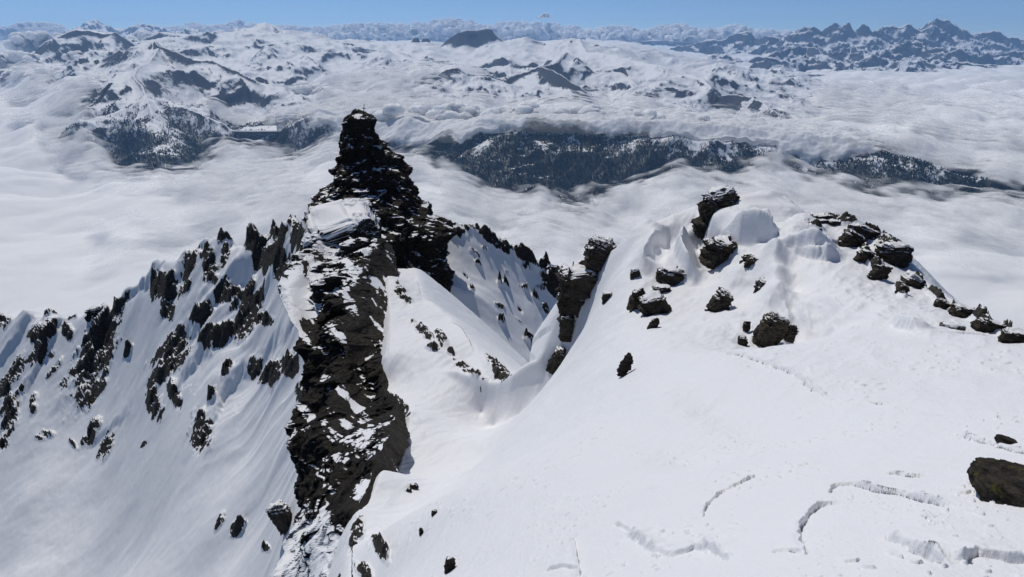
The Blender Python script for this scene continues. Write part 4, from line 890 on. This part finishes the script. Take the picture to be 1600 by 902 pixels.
cliff = mesh_obj('rock_cliff', CV, CFc, M_rockbig, attrs={'rock': CR}); tag(cliff, 'tall near black layered cliff with snow on its ledges below the saddle', 'cliff')

# ---- overhanging wind-packed snow on the summit crest
def snow_at(u0, v0, u1, v1, Y, depth, label, seed=1, n=90, box=.6, yaw=0., roll=0., pitch=0., flute=0., lumps=.10, name='snow_cornice'):
    px = Y / (CP - ((v0 + v1) / 2 - 451) / F * SP) / F; w, h = (u1 - u0) * px, (v1 - v0) * px
    D, Fc = cube_sphere(n); V = np.sign(D) * np.abs(D) ** box * np.array([w / 2, depth / 2, h / 2])
    m = min(w, h, depth) / 2; q = V / m
    V = V + D * (m * (pn3(q * 1.1 + seed, seed) * lumps * 2 + pn3(q * 2.7, seed + 1) * lumps * .7 + pn3(q * 7, seed + 2) * lumps * .18))[:, None]
    if flute: V = V + D * (np.abs(np.sin(q[:, 0] * 5 + pn3(q * 1.3, 8) * 2.5)) * (1 - np.abs(D[:, 2])) * flute * m)[:, None]
    V = V @ eul(pitch, roll, yaw).T
    o = mesh_obj(name, V, Fc, M_near, attrs={'rock': np.zeros(len(V))}); o.location = tuple(P((u0 + u1) / 2, (v0 + v1) / 2, Y)); return tag(o, label, 'cornice')
# ---- single rocks standing out of the snow
def RK(u0, v0, u1, v1, label, **k): return rock_at(k.pop('name', 'rock_outcrop'), u0, v0, u1, v1, label, **k)
G1 = None
RK(1086, 292, 1150, 352, 'dark upright rock pillar with a snow cap standing on the crest above the cornice', Y=55.2, seed=3, n=64, box=.38, thr=.72, depth=.8, slant=.12, tilt=(.1, -.5, .2), rough=1.0, sink=.3)
RK(908, 366, 966, 424, 'black pinnacle dusted with snow on the crest left of the summit snow', Y=59, seed=7, n=56, box=.85, thr=.72, depth=.8, slant=-.1, rough=.85)
RK(873, 414, 936, 462, 'flat topped layered slab stack where the crest drops to the saddle', Y=59, seed=9, n=56, box=.38, thr=.74, strat=5, rough=.8, depth=.9)
RK(872, 448, 916, 500, 'layered rock step under the flat topped slab stack', Y=58.6, seed=10, n=44, box=.38, thr=.74, strat=5)
RK(873, 490, 897, 528, 'narrow rock tooth below the layered step', Y=57.6, seed=12, n=30, box=.45, thr=.8)
RK(857, 540, 888, 578, 'dark rock knob on the wall right of the saddle', seed=13, n=36, box=.45, thr=.8, dY=.2, roll=.5)
RK(1026, 416, 1070, 448, 'upper overhanging slab of the layered outcrop on the sunny slope', dY=.4, seed=15, n=44, box=.45, thr=.74, strat=4.5, rough=.8)
RK(1020, 446, 1048, 458, 'thin slab wedged between two larger slabs of the layered outcrop', dY=.3, seed=16, n=26, box=.45, thr=.74, strat=4)
RK(1000, 456, 1046, 498, 'lower and largest slab of the layered outcrop on the sunny slope', dY=.5, seed=17, n=48, box=.38, thr=.74, strat=4, roll=-.35)
RK(983, 440, 1000, 496, 'tall thin dark fin of rock left of the layered outcrop', dY=.5, seed=18, n=36, box=.45, thr=.8, depth=1.5, roll=.22)
RK(1014, 494, 1028, 516, 'small brown rock splinter under the layered outcrop', dY=.2, seed=19, n=22, box=.7, thr=.9, roll=.5)
RK(984, 418, 1000, 437, 'small snowy rock just above the tall thin fin', dY=.3, seed=20, n=24, box=.45, thr=.6)
RK(940, 452, 956, 474, 'little dark stone set in the snow rib beside the crest', dY=.3, seed=21, n=22, box=.7, thr=.7)
RK(1099, 372, 1146, 410, 'brown layered rock under the cornice beside the wind scoop', Y=49.4, seed=23, n=60, box=.42, thr=.85, strat=4.5, rough=.8, depth=1.1)
RK(1108, 398, 1140, 424, 'lower shelf of brown rock below the cornice', Y=49.0, seed=24, n=40, box=.45, thr=.95, strat=4)
RK(1150, 404, 1204, 440, 'dark shaded rock band under the fluted cornice face', Y=45.3, seed=25, n=56, box=.38, thr=.95, strat=3, roll=.4)
RK(1176, 434, 1208, 470, 'jutting dark rock at the foot of the snow arete', Y=42.2, seed=26, n=48, box=.38, thr=.74, strat=3)
RK(1108, 452, 1142, 492, 'dark leaning slab at the foot of the snow cone', Y=41.0, seed=27, n=44, box=.38, thr=.74, strat=3.5, roll=.35, slant=-.2)
RK(1152, 520, 1166, 548, 'small dark stone left of the lichened crag', Y=33.6, seed=29, n=26, box=.45, thr=.8)
RK(1160, 500, 1172, 516, 'pebble sized dark rock above the small stone by the lichened crag', Y=35.3, seed=30, n=20, box=.45, thr=.8)
RK(1180, 484, 1218, 546, 'crag with yellow green lichen half buried behind the foreground dome', Y=33.8, seed=31, n=60, box=.4, thr=.80, mat=M_lich, roll=.35)
RK(1222, 502, 1242, 536, 'dark rock wedge right of the lichened crag', Y=34.4, seed=32, n=36, box=.45, thr=.8, roll=.2)
RK(1466, 503, 1502, 530, 'squared dark block poking out at the far edge of the foreground dome', Y=27.3, seed=33, n=48, box=.4, thr=.74, rough=.6)
RK(966, 546, 986, 592, 'thin splintered rock sliver alone on the smooth sunny slope', seed=34, n=40, box=.85, thr=.95, depth=.35, roll=.33, sink=.1)
# dark slabs of the shoulder running down to the right
for i, (b, lb, kw) in enumerate([
    ((1258,334,1300,344), 'highest thin dark slab on the rounded shoulder', {}),
    ((1270,343,1296,351), 'short dark slab under the highest slab of the shoulder', {}),
    ((1292,344,1316,352), 'right neighbour of the short dark slab on the shoulder', {}),
    ((1262,355,1282,364), 'leftmost dark slab low on the rounded shoulder', {}),
    ((1308,362,1350,390), 'broad sloping dark slab in the middle of the shoulder', dict(roll=.55)),
    ((1320,352,1372,374), 'long snow crusted slab along the shoulder crest', dict(roll=.4, thr=.6)),
    ((1336,390,1366,412), 'dark ledge below the broad sloping slab', dict(roll=.3)),
    ((1366,378,1420,416), 'rimed rock head jutting over the drop on the right', dict(thr=.6)),
    ((1360,408,1386,440), 'dark cluster of stones under the rimed rock head', dict(roll=.5)),
    ((1400,444,1418,460), 'lone small rock on the snow below the rimed head', dict(roll=.5)),
    ((1404,428,1442,452), 'rimed slab edge just below the rimed rock head', dict(roll=.5, thr=.6)),
    ((1458,466,1486,484), 'small dark slab on the crest line halfway down the right skyline', dict(roll=.5)),
    ((1484,480,1534,498), 'long dark ledge on the right skyline above the squared block', dict(roll=.3)),
    ((1520,500,1570,520), 'broken dark ledge nearing the right edge of the picture', dict(roll=.3)),
    ((1556,514,1612,536), 'last dark ledge of the skyline cut by the right picture edge', dict(roll=.25))]):
    k = dict(seed=60 + i, n=40, box=.42, thr=.78, strat=3.0, depth=.6); k.update(kw); RK(*b, lb, name='rock_slab', group='dark slabs along the shoulder crest', **k)
# foreground boulders
RK(1530, 752, 1705, 778, 'large flat dark lichened boulder at the right edge of the foreground snow', seed=81, n=110, box=.4, thr=1.3, mat=M_lich, rough=.45, depth=.85, sink=.6, yaw=-.35, name='boulder')
RK(1554, 684, 1592, 694, 'small flat dark stone above the large lichened boulder', seed=82, n=50, box=.45, thr=1.3, mat=M_lich, rough=.5, sink=.5, name='boulder', roll=.3)
# small stones on the slope above the couloir
for i, (b, lb) in enumerate([((674,795,685,808), 'little dark stone alone on the slope right of the cliff foot'), ((640,755,654,764), 'tiny pair stone near the cliff edge, upper one'), ((634,762,644,768), 'tiny stone just below its neighbour near the cliff edge'),
                             ((655,822,662,838), 'narrow dark stone sticking out below the little stone'), ((694,866,712,896), 'thin dark crack rock near the bottom edge of the picture')]):
    RK(*b, lb, seed=90 + i, n=20, box=.7, thr=.95, name='stone', group='small stones on the slope above the cliff foot')
# back ridge
RK(140, 473, 176, 508, 'notched dark boulder perched on the left skyline ridge', Y=243, seed=51, n=56, box=.45, thr=.75, mat=M_rockbig, name='boulder')
RK(428, 778, 458, 826, 'grey boulder with a snow cap beside the cliff foot', caster=castB, seed=52, n=44, box=.45, thr=.7, name='boulder', roll=-.4, dY=-2)
RK(338, 374, 362, 384, 'small dark rock on the hump of the left skyline ridge', Y=203, seed=53, n=30, box=.45, thr=.74, mat=M_rockbig)
RK(728, 350, 742, 362, 'round dark knob on the skyline right of the tower', Y=150, seed=54, n=30, box=.7, thr=.9, mat=M_rockbig)
RK(838, 408, 882, 462, 'jagged dark crag at the end of the ridge right of the tower', Y=154, seed=55, n=64, box=.75, thr=.82, mat=M_rockbig)
# snow capped block in front of the tower
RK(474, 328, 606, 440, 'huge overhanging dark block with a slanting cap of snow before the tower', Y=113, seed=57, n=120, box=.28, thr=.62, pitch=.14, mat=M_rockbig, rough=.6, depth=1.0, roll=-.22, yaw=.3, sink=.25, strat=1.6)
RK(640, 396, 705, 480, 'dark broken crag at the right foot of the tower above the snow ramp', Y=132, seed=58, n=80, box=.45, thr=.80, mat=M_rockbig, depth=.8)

snow_at(1110, 316, 1248, 404, 54.2, 9.0, 'big overhanging block of wind packed snow crowning the crest right of the rock pillar', 5, box=.38, roll=-.05, pitch=.12, flute=.06, lumps=.09)
# ============================================================ air
hm, ht = newmat('haze_air'); HN = NT(ht)
pv = HN.n('VolumePrincipled'); pv.inputs['Color'].default_value = (0.34, 0.60, 1.0, 1); pv.inputs['Density'].default_value = 0.5 / 60000 * 2.0
pv.inputs['Anisotropy'].default_value = 0.3
ho = HN.n('OutputMaterial'); HN.l(pv.outputs[0], ho.inputs['Volume'])
x0, x1, y0, y1, z0, z1 = -95000, 95000, -400, 42000, -2600, 1060
hv = [(x, y, z) for x in (x0, x1) for y in (y0, y1) for z in (z0, z1)]
hf = [(0, 1, 3, 2), (4, 6, 7, 5), (0, 4, 5, 1), (2, 3, 7, 6), (0, 2, 6, 4), (1, 5, 7, 3)]
haze = mesh_obj('haze', hv, hf, hm, smooth=False); tag(haze, 'thin blue air that fades the farthest ranges', 'haze', kind='stuff')
